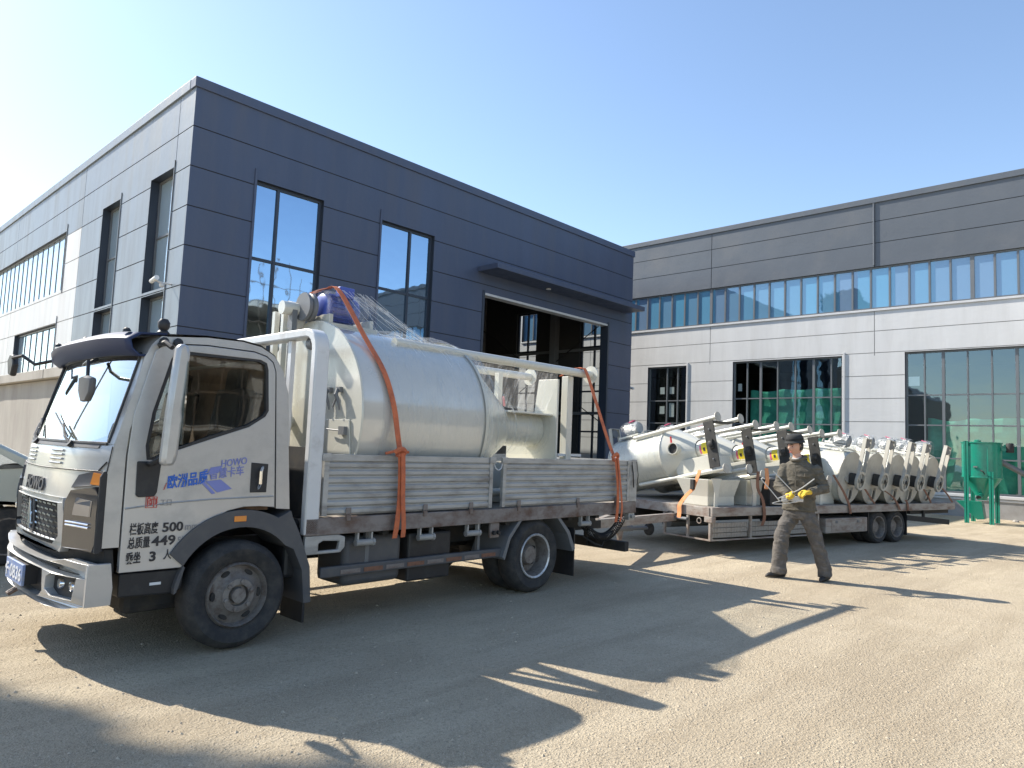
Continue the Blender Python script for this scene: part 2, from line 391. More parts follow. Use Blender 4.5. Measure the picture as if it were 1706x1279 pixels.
# ================================================================== GROUND
def gz(x, y):
    t = min(1, max(0, (x - 14) / 10)); t = t * t * (3 - 2 * t)
    return -0.2 * t + .012 * noise.noise(Vector((x * .7, y * .7, 0))) * min(1, max(0, (26 - x) / 3))
def ground_mat():
    m = bpy.data.materials.new('gravel_dirt'); m.use_nodes = True; nt = m.node_tree; b = nt.nodes['Principled BSDF']
    b.inputs['Roughness'].default_value = .95; b.inputs['Specular IOR Level'].default_value = .15
    tc = nt.nodes.new('ShaderNodeTexCoord').outputs['Object']
    big = _noise(nt, .22, 5, .6, tc); mid = _noise(nt, 1.7, 8, .7, tc); fine = _noise(nt, 38, 6, .75, tc); grain = _noise(nt, 150, 3, .7, tc)
    c = _mix(nt, _ramp(nt, big, .35, .68), (.465, .385, .272), (.56, .475, .345))
    c = _mix(nt, _ramp(nt, mid, .42, .75), c, (.44, .36, .25))
    c = _mix(nt, _ramp(nt, _noise(nt, .55, 6, .65, tc, (1, 2.2, 1)), .5, .72, 0, .75), c, (.64, .545, .385))
    trk = _noise(nt, .9, 5, .6, tc, (.28, 2.4, 1)); c = _mix(nt, _ramp(nt, trk, .47, .60, 0, .6), c, (.37, .298, .205))
    c = _mix(nt, _ramp(nt, fine, .50, .68, 0, .8), c, (.28, .23, .165))
    c = _mix(nt, _ramp(nt, grain, .53, .69, 0, .7), c, (.84, .75, .58))
    vo = nt.nodes.new('ShaderNodeTexVoronoi'); vo.inputs['Scale'].default_value = 55; nt.links.new(tc, vo.inputs['Vector'])
    st = _ramp(nt, vo.outputs['Distance'], .12, .42, 1, 0)
    nt.links.new(c, b.inputs['Base Color'])
    h = nt.nodes.new('ShaderNodeMath'); h.operation = 'MULTIPLY_ADD'; nt.links.new(st, h.inputs[0]); h.inputs[1].default_value = .28; nt.links.new(fine, h.inputs[2])
    h2 = nt.nodes.new('ShaderNodeMath'); h2.operation = 'ADD'; nt.links.new(h.outputs[0], h2.inputs[0]); nt.links.new(mid, h2.inputs[1])
    bp = nt.nodes.new('ShaderNodeBump'); bp.inputs['Strength'].default_value = 1.0; bp.inputs['Distance'].default_value = .02
    nt.links.new(h2.outputs[0], bp.inputs['Height']); nt.links.new(bp.outputs[0], b.inputs['Normal'])
    return m
M_GROUND = ground_mat()
def axis_pts(a, b, lo, hi, fine, coarse):
    p = [a]
    while p[-1] < b: p.append(p[-1] + (fine if lo < p[-1] < hi else coarse))
    return p
b = MB()
gx = [-700, -350, -150, -60, -30] + [(-20 + .6 * i) for i in range(84)] + [35, 45, 70, 150, 350, 700]
gy = [-700, -350, -150, -60, -30] + [(-20 + .6 * i) for i in range(84)] + [35, 45, 70, 150, 350, 700]
vs = [(x, y, gz(x, y)) for y in gy for x in gx]; n_ = len(gx)
b.add(vs, [(j * n_ + i, j * n_ + i + 1, (j + 1) * n_ + i + 1, (j + 1) * n_ + i) for j in range(len(gy) - 1) for i in range(n_ - 1)])
structure(b.build('ground', M_GROUND, smooth=60))
# loose stones
M_STONE = mat('loose_stone', (.50, .42, .305), .9, dirt=(.24, .2, .16), dscale=30)
b = MB(); rs = random.Random(3)
for k in range(6500):
    t = rs.random() ** .6; d = 1.9 + 9 * (1 - t) ** 1.2 * 1.6; a = rs.uniform(-.72, .72)
    hd = math.pi / 2 - .8125 + a
    x, y = d * math.cos(hd), d * math.sin(hd)
    r = rs.choice((.004, .005, .006, .007, .008, .011)) * rs.uniform(.7, 1.2) * (1 + .04 * d)
    z = gz(x, y); P = []
    for (px, py, pz) in ((1, 0, 0), (.3, .9, .1), (-.8, .5, 0), (-.7, -.6, .1), (.4, -.9, 0), (0, 0, .75)):
        P.append((x + r * px * rs.uniform(.7, 1.2), y + r * py * rs.uniform(.7, 1.2), z + r * pz * rs.uniform(.6, 1.2) - .001))
    b.add(P, [(0, 1, 5), (1, 2, 5), (2, 3, 5), (3, 4, 5), (4, 0, 5)])
tag(b.build('gravel', M_STONE), None, None, None, 'stuff'); S.objects['gravel']['label'] = 'loose gravel scattered over the dusty yard'
S.objects['gravel']['category'] = 'gravel'

# ================================================================== DARK CORNER WORKSHOP
FX0, FX1, FY, FH = 6.25, 24.2, 16.3, 9.65
shop = thing('workshop_building', 'dark anthracite panelled workshop with two tall blue windows and a wide open doorway', 'building', ((FX0 + FX1) / 2, 28, 0))
SZ = [1.05, 1.98, 2.92, 3.86, 4.79, 5.72, 6.64, 7.57, 8.51]
def hole_in(u, z, H): return any(a < u < b_ and c < z < d for (a, b_, c, d) in H)
def seamed(z, S_, w=.013): return any(abs(z - s) < w for s in S_)
H1 = [(7.85, 9.73, 1.0, 7.72), (11.59, 13.55, 1.0, 7.70), (15.72, 22.55, -.3, 6.38)]
def c1(u, z):
    if hole_in(u, z, H1): return None
    return (.02, 1) if seamed(z, SZ) else (0, 0)
us = sorted({FX0, FX1} | {h[i] for h in H1 for i in (0, 1)})
zs = cuts([-.3, FH] + [h[i] for h in H1 for i in (2, 3)], SZ)
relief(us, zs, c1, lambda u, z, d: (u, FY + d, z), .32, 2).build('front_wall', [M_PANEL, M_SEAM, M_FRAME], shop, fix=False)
H2 = [(17.2, 18.68, 4.86, 7.75), (17.2, 18.68, 1.9, 4.76), (20.8, 22.3, 4.86, 7.75), (20.8, 22.3, 1.9, 4.76), (25.7, 38.2, 5.82, 7.74), (25.95, 31.3, 2.5, 4.78)]
VS2 = [17.16, 24.2, 32.3, 40.2]
def c2(u, z):
    if hole_in(u, z, H2): return None
    grey = z > 7.57 or u < 24.2
    if seamed(z, SZ) or seamed(u, VS2[1:]) or (seamed(u, VS2[:1]) and z > 7.7): return (.02, 1 if grey else 3)
    return (0, 0 if grey else 2)
us = cuts([FY, 44] + [h[i] for h in H2 for i in (0, 1)], VS2); zs = cuts([-.3, FH] + [h[i] for h in H2 for i in (2, 3)], SZ)
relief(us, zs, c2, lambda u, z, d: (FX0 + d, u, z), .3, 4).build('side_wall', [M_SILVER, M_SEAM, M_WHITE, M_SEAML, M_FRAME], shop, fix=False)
# far side wall with the windows seen through the doorway, back wall, roof, floor slab
b = MB(); H3 = [(17.35, 18.75, .8, 7.2), (21.25, 22.5, .8, 7.6), (25.5, 27, .8, 7.6), (30, 31.5, .8, 7.6)]
us = sorted({FY + .33, 44} | {h[i] for h in H3 for i in (0, 1)}); zs = sorted({-.3, FH - .3} | {h[i] for h in H3 for i in (2, 3)})
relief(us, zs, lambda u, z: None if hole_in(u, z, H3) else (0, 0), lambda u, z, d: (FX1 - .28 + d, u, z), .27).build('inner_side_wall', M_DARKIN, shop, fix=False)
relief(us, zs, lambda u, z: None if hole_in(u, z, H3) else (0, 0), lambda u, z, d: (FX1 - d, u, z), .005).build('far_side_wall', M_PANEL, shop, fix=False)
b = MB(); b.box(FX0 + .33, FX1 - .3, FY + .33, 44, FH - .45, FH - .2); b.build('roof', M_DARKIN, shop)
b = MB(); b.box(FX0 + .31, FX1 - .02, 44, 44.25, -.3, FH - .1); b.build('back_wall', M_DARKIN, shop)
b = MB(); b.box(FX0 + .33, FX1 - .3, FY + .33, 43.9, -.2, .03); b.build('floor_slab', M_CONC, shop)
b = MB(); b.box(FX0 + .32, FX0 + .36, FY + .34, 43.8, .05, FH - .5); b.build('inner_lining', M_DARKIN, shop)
# parapet flashing
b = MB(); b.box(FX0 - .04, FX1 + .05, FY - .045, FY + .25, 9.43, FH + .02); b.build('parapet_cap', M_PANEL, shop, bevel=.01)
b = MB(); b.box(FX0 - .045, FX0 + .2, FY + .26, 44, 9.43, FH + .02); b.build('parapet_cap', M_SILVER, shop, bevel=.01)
# reveal of the door opening, header strip and canopy
for x in (15.66, 22.52): MB().box(x, x + .085, FY - .03, FY + .34, 0, 6.45).build('door_frame', M_FRAME, shop, bevel=.006)
b = MB(); b.box(15.77, 22.5, FY - .02, FY + .3, 6.30, 6.375); b.build('door_lintel', M_TRIM, shop, bevel=.005)
b = MB(); b.box(15.4, 23.75, FY - .9, FY - .003, 7.0, 7.17); can = b.build('canopy', M_PANEL, shop, bevel=.015)
b = MB(); b.lathe([(.09, 0), (.08, .03)], (18.55, 16.0, 6.97), (0, 0, 1), 12); b.build('downlight', M_PAPER, can)
def window(parent, u0, u1, z0, z1, fn, muls, trans, fm, gm, depth=.12, fw=.06, mw=.045, name='window', thick=(), prot=.033):
    """framed window in a wall plane; fn(u,z,d); muls/trans: divider positions"""
    def bx(b, a0, a1, c0, c1, d0, d1):
        P = [fn(u, z, d) for d in (d0, d1) for (u, z) in ((a0, c0), (a1, c0), (a1, c1), (a0, c1))]
        b.add(P, [(0, 3, 2, 1), (4, 5, 6, 7), (0, 1, 5, 4), (1, 2, 6, 5), (2, 3, 7, 6), (3, 0, 4, 7)])
    b = MB(); d0, d1 = depth - .03, depth + .05
    bx(b, u0, u0 + fw, z0, z1, d0, d1); bx(b, u1 - fw, u1, z0, z1, d0, d1)
    bx(b, u0 + fw, u1 - fw, z0, z0 + fw, d0, d1); bx(b, u0 + fw, u1 - fw, z1 - fw, z1, d0, d1)
    xs = [u0 + fw]
    for m in sorted(muls):
        ww = mw * (1.9 if any(abs(m - t) < .02 for t in thick) else 1)
        bx(b, m - ww / 2, m + ww / 2, z0 + fw, z1 - fw, depth - prot, d1); xs += [m - ww / 2, m + ww / 2]
    xs.append(u1 - fw)
    for t in trans:
        for k in range(0, len(xs), 2): bx(b, xs[k], xs[k + 1], t - mw / 2, t + mw / 2, d0 + .006, d1)
    f = b.build(name, fm, parent)
    g = MB(); g.add([fn(u, z, depth + .012) for (u, z) in ((u0 + fw * .6, z0 + fw * .6), (u1 - fw * .6, z0 + fw * .6), (u1 - fw * .6, z1 - fw * .6), (u0 + fw * .6, z1 - fw * .6))], [(0, 1, 2, 3)])
    g.build('pane', gm, f)
    return f
ff = lambda u, z, d: (u, FY + d, z); fs_ = lambda u, z, d: (FX0 + d, u, z)
window(shop, 7.85, 9.73, 1.0, 7.72, ff, [8.5], [5.8, 3.85, 2.2], M_FRAME, M_GLASSB, .14, .07, .07)
window(shop, 11.59, 13.55, 1.0, 7.70, ff, [12.72], [5.78, 3.85, 2.2], M_FRAME, M_GLASSB, .14, .07, .07)
for (a, c) in ((17.2, 18.68), (20.8, 22.3)):
    window(shop, a, c, 4.86, 7.75, fs_, [a + .5], [6.3], M_FRAMEG, M_GLASSP, .24, .05, .05)
    window(shop, a, c, 1.9, 4.76, fs_, [a + .5], [], M_FRAMEG, M_GLASSP, .24, .05, .05)
window(shop, 25.7, 38.2, 5.82, 7.74, fs_, [25.7 + .66 * i for i in range(1, 19)], [], M_FRAMEG, M_GLASSP, .12, .05, .035, prot=.006)
window(shop, 25.95, 31.3, 2.5, 4.78, fs_, [26.6 + .75 * i for i in range(0, 6)], [], M_FRAME, M_GLASSP, .14, .06, .045, prot=.006)
for (a, z0, z1) in ((17.2, 1.7, 7.9), (20.8, 1.7, 7.9), (25.7, 5.72, 7.95), (25.95, 2.4, 5.0)): MB().box(FX0 - .022, FX0 - .002, a - .03, a - .003, z0, z1).build('window_trim', M_FRAMEG, shop)
for a in (7.85, 11.59): MB().box(a - .06, a - .003, FY - .035, FY - .002, 1, 7.98).build('window_trim', M_PANEL, shop)
fi = lambda u, z, d: (FX1 - .02 - d, u, z)
for (a, c, z0, z1) in H3[:2]: window(shop, a, c, z0, z1, fi, [(a + c) / 2], [2.2, 3.9, 5.8], M_FRAME, M_GLASSC, .1, .07, .07)
for (a, c, z0, z1) in H3[2:]: window(shop, a, c, z0, z1, fi, [(a + c) / 2], [2.2, 5.8], M_FRAME, M_GLASSC, .1, .07, .07)
b = MB()
for (y0, y1) in ((19.3, 24.5),):
    pass
for x, za, zb in ((23.6, 6.9, 2.4), (23.55, 2.4, 6.9)): MB().tube([(x, 17.0, za), (x, 24.3, zb)], .02).build('cross_brace', M_CHAS, shop)
for y in (19.9, 24.5, 29, 34): MB().box(23.45, 23.74, y - .15, y + .15, 0, 9.2).build('steel_column', M_STEEL, shop)
for z in (2.9, 5.6): MB().box(23.75, 23.86, 16.7, 43, z, z + .12).build('wall_rail', M_STEEL, shop)
# cameras on the corners
def sec_cam(loc, dirv, label):
    t = thing('security_camera', label, 'camera', loc, local=True)
    d = Vector(dirv).normalized(); p = Vector((d.y, -d.x, 0)).normalized()
    MB().tube([(0, 0, 0), d * .25, d * .38 + Vector((0, 0, .05))], .02).build('bracket', M_TRIM, t)
    c0 = d * .38 + Vector((0, 0, .07))
    MB().cyl(c0 - p * .16, c0 + p * .16 - Vector((0, 0, .05)), .055, .05, 12).build('camera_body', M_PAPER, t, smooth=40)
    c1 = d * .2 + Vector((0, 0, -.05)); MB().lathe([(.001, -.06), (.05, -.04), (.06, 0), (.055, .03)], c1, (0, 0, 1), 12).build('dome', M_TRIM, t, smooth=50)
sec_cam((FX0 - .004, 16.82, 4.86), (-1, 0, 0), 'white security camera on the sunlit side wall by the corner of the dark workshop')
sec_cam((FX1 + .004, 16.6, 4.0), (1, -.2, 0), 'small dark security camera on the right edge of the dark workshop')

# ================================================================== LONG PALE HALL (right)
RX, RH = 27.0, 10.94
hall = thing('factory_hall', 'long white and grey factory hall with a strip of upper windows behind the trailer', 'building', (32, 9, -.3))
SZ2 = [1.25, 2.03, 2.84, 3.66, 4.47, 5.29, 6.07, 9.27, 10.07]
VS = [-.6, 7.9, 14.27, 20.5]
H4 = [(-13, 25, 6.87, 8.41), (15.36, 17.27, .53, 5.19), (9.0, 13.25, .53, 5.24), (-4, 6.93, .53, 5.26)]
def c4(u, z):
    if hole_in(u, z, H4): return None
    dark = z > 8.41
    if z < .41: return (0, 4)
    if seamed(z, SZ2) or (seamed(u, VS) and z > 5.2): return (.02, 1 if dark else 3)
    return (0, 0 if dark else 2)
us = cuts([-14, 26] + [h[i] for h in H4 for i in (0, 1)], VS); zs = cuts([-.5, .41, 8.41, RH] + [h[i] for h in H4 for i in (2, 3)], SZ2)
relief(us, zs, c4, lambda u, z, d: (RX + d, u, z), .3, 5).build('front_wall', [M_PANELG, M_SEAM, M_WHITE, M_SEAML, M_PLINTH, M_FRAME], hall, fix=False)
b = MB(); b.box(RX - .05, RX + .3, -14.05, 26.05, 10.75, RH + .02); b.build('parapet_cap', M_PANELG, hall, bevel=.01)
fr = lambda u, z, d: (RX + d, u, z)
sm = [18.04 - .625 * i for i in range(-11, 50) if -12.8 < 18.04 - .625 * i < 24.8]
window(hall, -13, 25, 6.87, 8.41, fr, sm, [], M_FRAMEG, M_GLASSS, .1, .06, .06, 'strip_window', thick=[14.29, 4.9])
window(hall, 15.36, 17.27, .53, 5.19, fr, [16.35, 15.83], [3.7, 2.73, 1.65], M_FRAMEG, M_GLASSG, .13)
window(hall, 9.0, 13.25, .53, 5.24, fr, [12.68, 12.12, 11.44, 10.75, 10.06, 9.42], [3.74, 2.73, 1.65], M_FRAMEG, M_GLASSG, .13, thick=[12.12, 10.06])
window(hall, -4, 6.93, .53, 5.26, fr, [6.35, 5.79, 5.09, 4.42, 3.75, 3.08, 2.4, 1.75, 1.08, .4, -.28, -.95, -1.6], [3.76, 2.74, 1.65], M_FRAMEG, M_GLASSG, .13, thick=[5.79, 3.75, 1.75, -.28])
b = MB(); b.box(RX - .05, RX + .02, -13, 25, 6.785, 6.862); b.build('window_sill', M_TRIM, hall, bevel=.008)
for (a, c) in ((15.3, 17.33), (8.94, 13.31), (-4, 6.99)): MB().box(RX - .06, RX + .02, a, c, .43, .522).build('window_sill', M_TRIM, hall, bevel=.008)
MB().box(RX - .03, RX - .003, -14, 26, .345, .405).build('plinth_ledge', M_TRIM, hall)
for (a, z1) in ((15.3, 5.3), (8.93, 5.36)): MB().box(RX - .045, RX - .003, a - .03, a + .03, .54, z1).build('window_trim', M_TRIM, hall)
b = MB(); b.cyl((RX - .03, 7.9, 8.45), (RX - .03, 7.9, 10.74), .03, seg=10); b.build('drainpipe', M_PANELG, hall, smooth=40)
b = MB(); b.box(RX + .32, RX + 14, -13.9, 25.9, RH - .5, RH - .3); b.build('roof', M_DARKIN, hall)
b = MB(); b.box(RX + 10, RX + 10.2, -13.9, 25.9, -.3, RH - .55); b.build('back_wall', M_DARKIN, hall)
for y in (-14, 25.8): MB().box(RX + .31, RX + 10, y, y + .2, -.3, RH - .52).build('end_wall', M_DARKIN, hall)
b = MB(); b.box(RX + .31, RX + 9.9, -13.7, 25.7, -.3, .25); b.build('floor_slab', M_CONC, hall)
b = MB(); b.box(RX + .33, RX + 9.9, -13.7, 25.7, 5.9, 6.1); b.build('upper_floor', M_DARKIN, hall)
# items seen through the glass
rs = random.Random(5)
def net(y0, y1, z0, z1, label, dx=.27):
    def fn(u, v):
        y = y0 + (y1 - y0) * u; z = z0 + (z1 - z0) * v
        return (RX + dx + .055 * noise.noise(Vector((y * 1.3, z * 1.1, dx))) + .03 * noise.noise(Vector((y * 4, z * 3, 2))), y, z - .25 * abs(noise.noise(Vector((y * .8, 3, 1)))) * v)
    o = MB().grid(60, 40, fn).build('dust_net', M_NET, smooth=80, solid=.004); tag(o, label, 'dust net', 'green nets inside the hall windows')
net(9.1, 12.6, .3, 4.1, 'crumpled green dust net hung inside the middle window of the pale hall')
net(-3.8, 6.3, .3, 3.0, 'wide green dust net hung inside the big right window of the pale hall')
def paper(y, z, w_, h_, label):
    o = MB().box(RX + .155, RX + .158, y - w_ / 2, y + w_ / 2, z - h_ / 2, z + h_ / 2).build('paper_notice', M_PAPER); tag(o, label, 'paper', 'papers on the hall windows')
paper(16.6, 4.15, .22, .3, 'upper left white paper on the narrow window of the pale hall')
paper(16.13, 4.15, .22, .3, 'upper right white paper on the narrow window of the pale hall')
paper(16.6, 3.3, .24, .34, 'lower left white paper on the narrow window of the pale hall')
paper(16.13, 3.3, .24, .6, 'lower right tall white paper on the narrow window of the pale hall')
paper(13.0, 4.2, .16, .3, 'white paper at the top left of the green netted middle window')
paper(6.68, 4.25, .33, .32, 'white paper at the top left of the big right window')

# ================================================================== CONCRETE YARD WALL
yw = thing('concrete_wall', 'weathered concrete yard wall with a coping behind the truck cab', 'wall', (3.3, 22, 0))
b = MB(); b.grid(60, 8, lambda u, v: (3.2 + .012 * noise.noise(Vector((u * 60, v * 4, 0))), 10.4 + 31 * u, -.2 + 2.45 * v)); b.build('wall_face', M_CONC, yw, smooth=60)
b = MB(); b.box(3.215, 3.42, 10.4, 41.4, -.2, 2.24); b.build('wall_core', M_CONC, yw)
b = MB()
y = 10.35
while y < 41:
    b.box(3.09, 3.5, y, y + 2.96, 2.26, 2.42); y += 2.98
b.build('coping', M_CONC, yw, bevel=.012)

# ================================================================== PARKED CAR (mostly behind the truck)
car = thing('parked_car', 'pale green grey saloon car parked behind the front of the truck', 'car', (.6, 10.0, 0))
prof = [(-2.05, .3), (-2.1, .55), (-2.0, .72), (-1.2, .86), (-.95, .9), (-.2, 1.36), (.2, 1.43), (1.0, 1.4), (1.75, 1.02), (2.15, .98), (2.25, .6), (2.2, .3)]
def wheelcut(pr):
    lo = []
    for cx in (1.35, -1.3):
        for k in range(9): 
            a = PI * k / 8; lo.append((cx + .36 * math.cos(a), .3 + .36 * math.sin(a)))
    return pr + lo
carx = lambda u: .6 + u
b = MB(); b.prism(wheelcut(prof), [], lambda u, v: (carx(u), 9.15, v), (0, 1.7, 0)); b.build('body', M_CARPAINT, car, bevel=.04, smooth=40)
b = MB()
b.prism([(-.78, .98), (-.16, 1.32), (.3, 1.36), (.3, .98)], [], lambda u, v: (carx(u), 9.14, v), (0, .008, 0))
b.prism([(.36, .98), (.36, 1.36), (.95, 1.34), (1.45, 1.04)], [], lambda u, v: (carx(u), 9.14, v), (0, .008, 0))
b.build('side_window', M_GLASSW, car)
b = MB(); b.add([(carx(-.97), 9.25, .93), (carx(-.97), 10.75, .93), (carx(-.24), 10.65, 1.36), (carx(-.24), 9.35, 1.36)], [(0, 1, 2, 3)]); b.build('windscreen', M_GLASSW, car, solid=.01)
b = MB(); b.box(carx(-.78), carx(-.6), 9.0, 9.14, .95, 1.06); b.build('wing_mirror', M_CARPAINT, car, bevel=.03)
for cx in (1.35, -1.3):
    for yy in (9.18, 10.65):
        w_ = MB().lathe([(.2, 0), (.29, .01), (.31, .05), (.31, .13), (.29, .17), (.2, .18)], (carx(cx), yy, .31), (0, 1, 0), 28).build('wheel', M_RUBBER, car, smooth=50)
        MB().lathe([(.0, .03), (.12, .02), (.2, .0), (.205, .05)], (carx(cx), yy - .004, .31), (0, 1, 0), 20).build('rim', M_RIM, w_, smooth=40)

# ================================================================== BEHIND THE CAMERA (mirrored in the glass)
site = thing('unfinished_building', 'unfinished concrete building wrapped in scaffolding, mirrored in the dark workshop windows', 'building', (34, -28, 0))
for fl in range(5):
    MB().box(12, 52, -40, -25, 3.2 * fl - .15, 3.2 * fl + .15).build('floor_deck', M_CONC, site)
b = MB()
for fl in range(4):
    for k in range(9): b.box(13 + 4.7 * k, 13.5 + 4.7 * k, -26, -25.5, 3.2 * fl + .15, 3.2 * fl + 3.05)
b.build('column', M_CONC, site)
b = MB(); rs = random.Random(2)
for k in range(34): b.tube([(11.8 + 1.2 * k, -24.2, 0), (11.8 + 1.2 * k, -24.2, 14.5 + rs.uniform(0, 2.2))], .035, 5)
for z in range(1, 10): b.tube([(11.5, -24.1, 1.6 * z), (52, -24.1, 1.6 * z)], .035, 5)
for k in range(0, 32, 3): b.tube([(11.8 + 1.2 * k, -24.15, 0 + 3.2 * (k % 4)), (11.8 + 1.2 * (k + 3), -24.15, 3.2 + 3.2 * (k % 4))], .03, 5)
b.build('scaffold', M_BARK, site)
b = MB(); 
for fl in range(4): b.box(12.5, 51.5, -33, -32.8, 3.2 * fl + .16, 3.2 * fl + 3.0)
b.build('inner_wall', M_CONC, site)
sh2 = thing('gabled_shed', 'dark gabled shed mirrored in the lower workshop windows', 'building', (70, -31, 0))
b = MB(); b.prism([(0, 0), (34, 0), (34, 9), (17, 15.5), (0, 12)], [], lambda u, v: (54 + u, -26, v), (0, -14, 0)); b.build('shed_body', M_STEEL, sh2)
sh3 = thing('low_workshop', 'dark gabled workshop mirrored in the big window of the pale hall', 'building', (-24, 24, 0))
b = MB(); b.prism([(0, 0), (14, 0), (14, 7.5), (7, 11.2), (0, 7.5)], [], lambda u, v: (-20, 17.5 + u, v), (-12, 0, 0)); b.build('shed_body', M_STEEL, sh3)

# ================================================================== UNSEEN TREE, added outside the frame to cast the soft lower left shadow
def tree(name, label, x, y, h, blobs, seed):
    rs = random.Random(seed); t = thing(name, label, 'tree', (x, y, 0))
    b = MB()
    b.tube([(x, y, -.1), (x + .1, y, h * .3), (x - .05, y + .1, h * .6), (x, y, h * .9)], [.24, .19, .13, .05], 8)
    for (c, r, n) in blobs:
        for k in range(3):
            e = Vector(c) + Vector((rs.uniform(-.5, .5), rs.uniform(-.5, .5), rs.uniform(-.3, .4))) * r
            b.tube([(x, y, c[2] - 3.2 + k * .4), ((x + e.x) / 2, (y + e.y) / 2, c[2] - 1.4), e], [.08, .05, .02], 6)
    b.build('trunk', M_BARK, t)
    b = MB()
    for (c, r, n) in blobs:
        for k in range(n):
            d = Vector((rs.gauss(0, 1), rs.gauss(0, 1), rs.gauss(0, 1))).normalized() * r * rs.random() ** .45 * (1 + .25 * rs.gauss(0, 1) * .5)
            p = Vector(c) + d
            m = Vector((rs.gauss(0, 1), rs.gauss(0, 1), rs.gauss(0, 1))).normalized(); u = m.orthogonal().normalized() * rs.uniform(.10, .18); v = m.cross(u) * .6
            b.add([p - u, p - v, p + u, p + v], [(0, 1, 2, 3)])
    b.build('crown', M_LEAF, t, fix=False)
tree('shadow_tree', 'unseen leafy tree added left of the yard to cast the shadow on the near ground', -3.9, 19.8, 14.5,
     [((-4.45, 20.6, 14), .72, 1300), ((-3.32, 18.42, 14), .55, 1500), ((-4.07, 19.55, 14.2), .6, 1200), ((-3.6, 17.9, 13.3), .6, 1400), ((-4.95, 19.9, 13.8), .85, 1400)], 11)

# ================================================================== LIGHT TRUCK
YN, YF_, YC, HW = 4.89, 6.75, 5.82, .93
truck = thing('light_truck', 'silver light truck with dropside bed carrying a wrapped cream mixer', 'truck', (4.4, YC, 0))
XC = [(.62, 1.40), (.74, 1.385), (1.0, 1.375), (1.12, 1.385), (1.36, 1.41), (1.42, 1.44), (1.5, 1.465), (2.0, 1.625), (2.06, 1.65), (2.12, 1.70), (2.2, 1.80)]
def xc(z):
    for (z0, a), (z1, c) in zip(XC, XC[1:]):
        if z <= z1: return a + (c - a) * max(0, (z - z0)) / (z1 - z0)
    return XC[-1][1]
def cv(z): return .14 if z < 1.3 else .14 - .05 * min(1, (z - 1.3) / .7)
def xf(z, y): t = (y - YC) / HW; return xc(z) + cv(z) * abs(t) ** 2.6
def lean(z): return .035 * max(0, z - .6) / 1.5
def fp(y, z, d=0.): return (xf(z, y) - d, y, z)              # a point on the cab front, d proud of it
def ysc(y, z): t = (y - YC) / HW; return YC + (HW - lean(z)) * t
# ---- cab front skin
def patch(y0, y1, z0, z1, d=0., nu=24, nv=8, back=.03, top=None):
    """curved piece of the cab front as a thin solid"""
    b = MB()
    F = lambda u, v: (lambda z, y: (xf(z, y) - d, ysc(y, z), z))(z0 + (z1 - z0) * v, y0 + (y1 - y0) * u)
    Bk = lambda u, v: (lambda p: (p[0] + back, p[1], p[2]))(F(u, v))
    b.grid(nu, nv, F); b.grid(nu, nv, Bk)
    n = nu * nv
    for j in range(nv - 1):
        for i in (0, nu - 1): b.f.append([j * nu + i, (j + 1) * nu + i, n + (j + 1) * nu + i, n + j * nu + i]); b.m.append(0)
    for i in range(nu - 1):
        for j in (0, nv - 1): b.f.append([j * nu + i, j * nu + i + 1, n + j * nu + i + 1, n + j * nu + i]); b.m.append(0)
    return b
cab = MB()
def side_ring(y, sgn):
    outer = [(1.52, .76), (1.53, 1.2), (1.565, 1.40), (1.60, 1.52), (1.70, 1.98), (1.755, 2.075), (1.84, 2.13), (2.1, 2.16), (2.36, 2.165), (2.5, 2.145), (2.61, 2.09), (2.69, 1.98), (2.735, 1.82), (2.80, .955), (2.69, .965)]
    inner = [(2.632, 1.975), (2.605, 2.045), (2.55, 2.085), (2.45, 2.108), (2.1, 2.11), (1.82, 2.085), (1.755, 2.035), (1.65, 1.6), (1.632, 1.33), (1.632, .76)]
    return MB().prism(outer + inner, [], lambda u, v: (u, y + sgn * lean(v), v), (0, sgn * .05, 0))
sr = side_ring(YN, 1)
cab.add(sr.v, sr.f); sr = side_ring(YF_, -1); cab.add(sr.v, sr.f)
# lower front, pillars, header
for args in ((YN + .004, YF_ - .004, 1.005, 1.40),):
    p_ = patch(*args, nu=36, nv=10); cab.add(p_.v, p_.f)
for (y0, y1) in ((YN + .003, YN + .06), (YF_ - .06, YF_ - .003)):
    p_ = patch(y0, y1, 1.403, 2.0, .004, 6, 8, .06); cab.add(p_.v, p_.f)
p_ = patch(YN + .003, YF_ - .003, 2.0, 2.13, .002, 30, 5, .05); cab.add(p_.v, p_.f)
# roof and rear wall
rp = [(1.72, 2.125), (1.84, 2.15), (2.1, 2.175), (2.36, 2.178), (2.5, 2.16), (2.61, 2.1), (2.69, 1.985), (2.74, 1.82), (2.80, .96)]
cab.grid(14, len(rp), lambda u, v: (lambda p: (p[0], ysc(YN + .006 + (YF_ - YN - .012) * u, p[1] - .02), p[1] + .03 * (1 - (2 * u - 1) ** 2) * (1 if p[1] > 2 else 0)))(rp[round(v * (len(rp) - 1))]))
cab_o = cab.build('cab_body', M_SILVERP, truck, smooth=32)
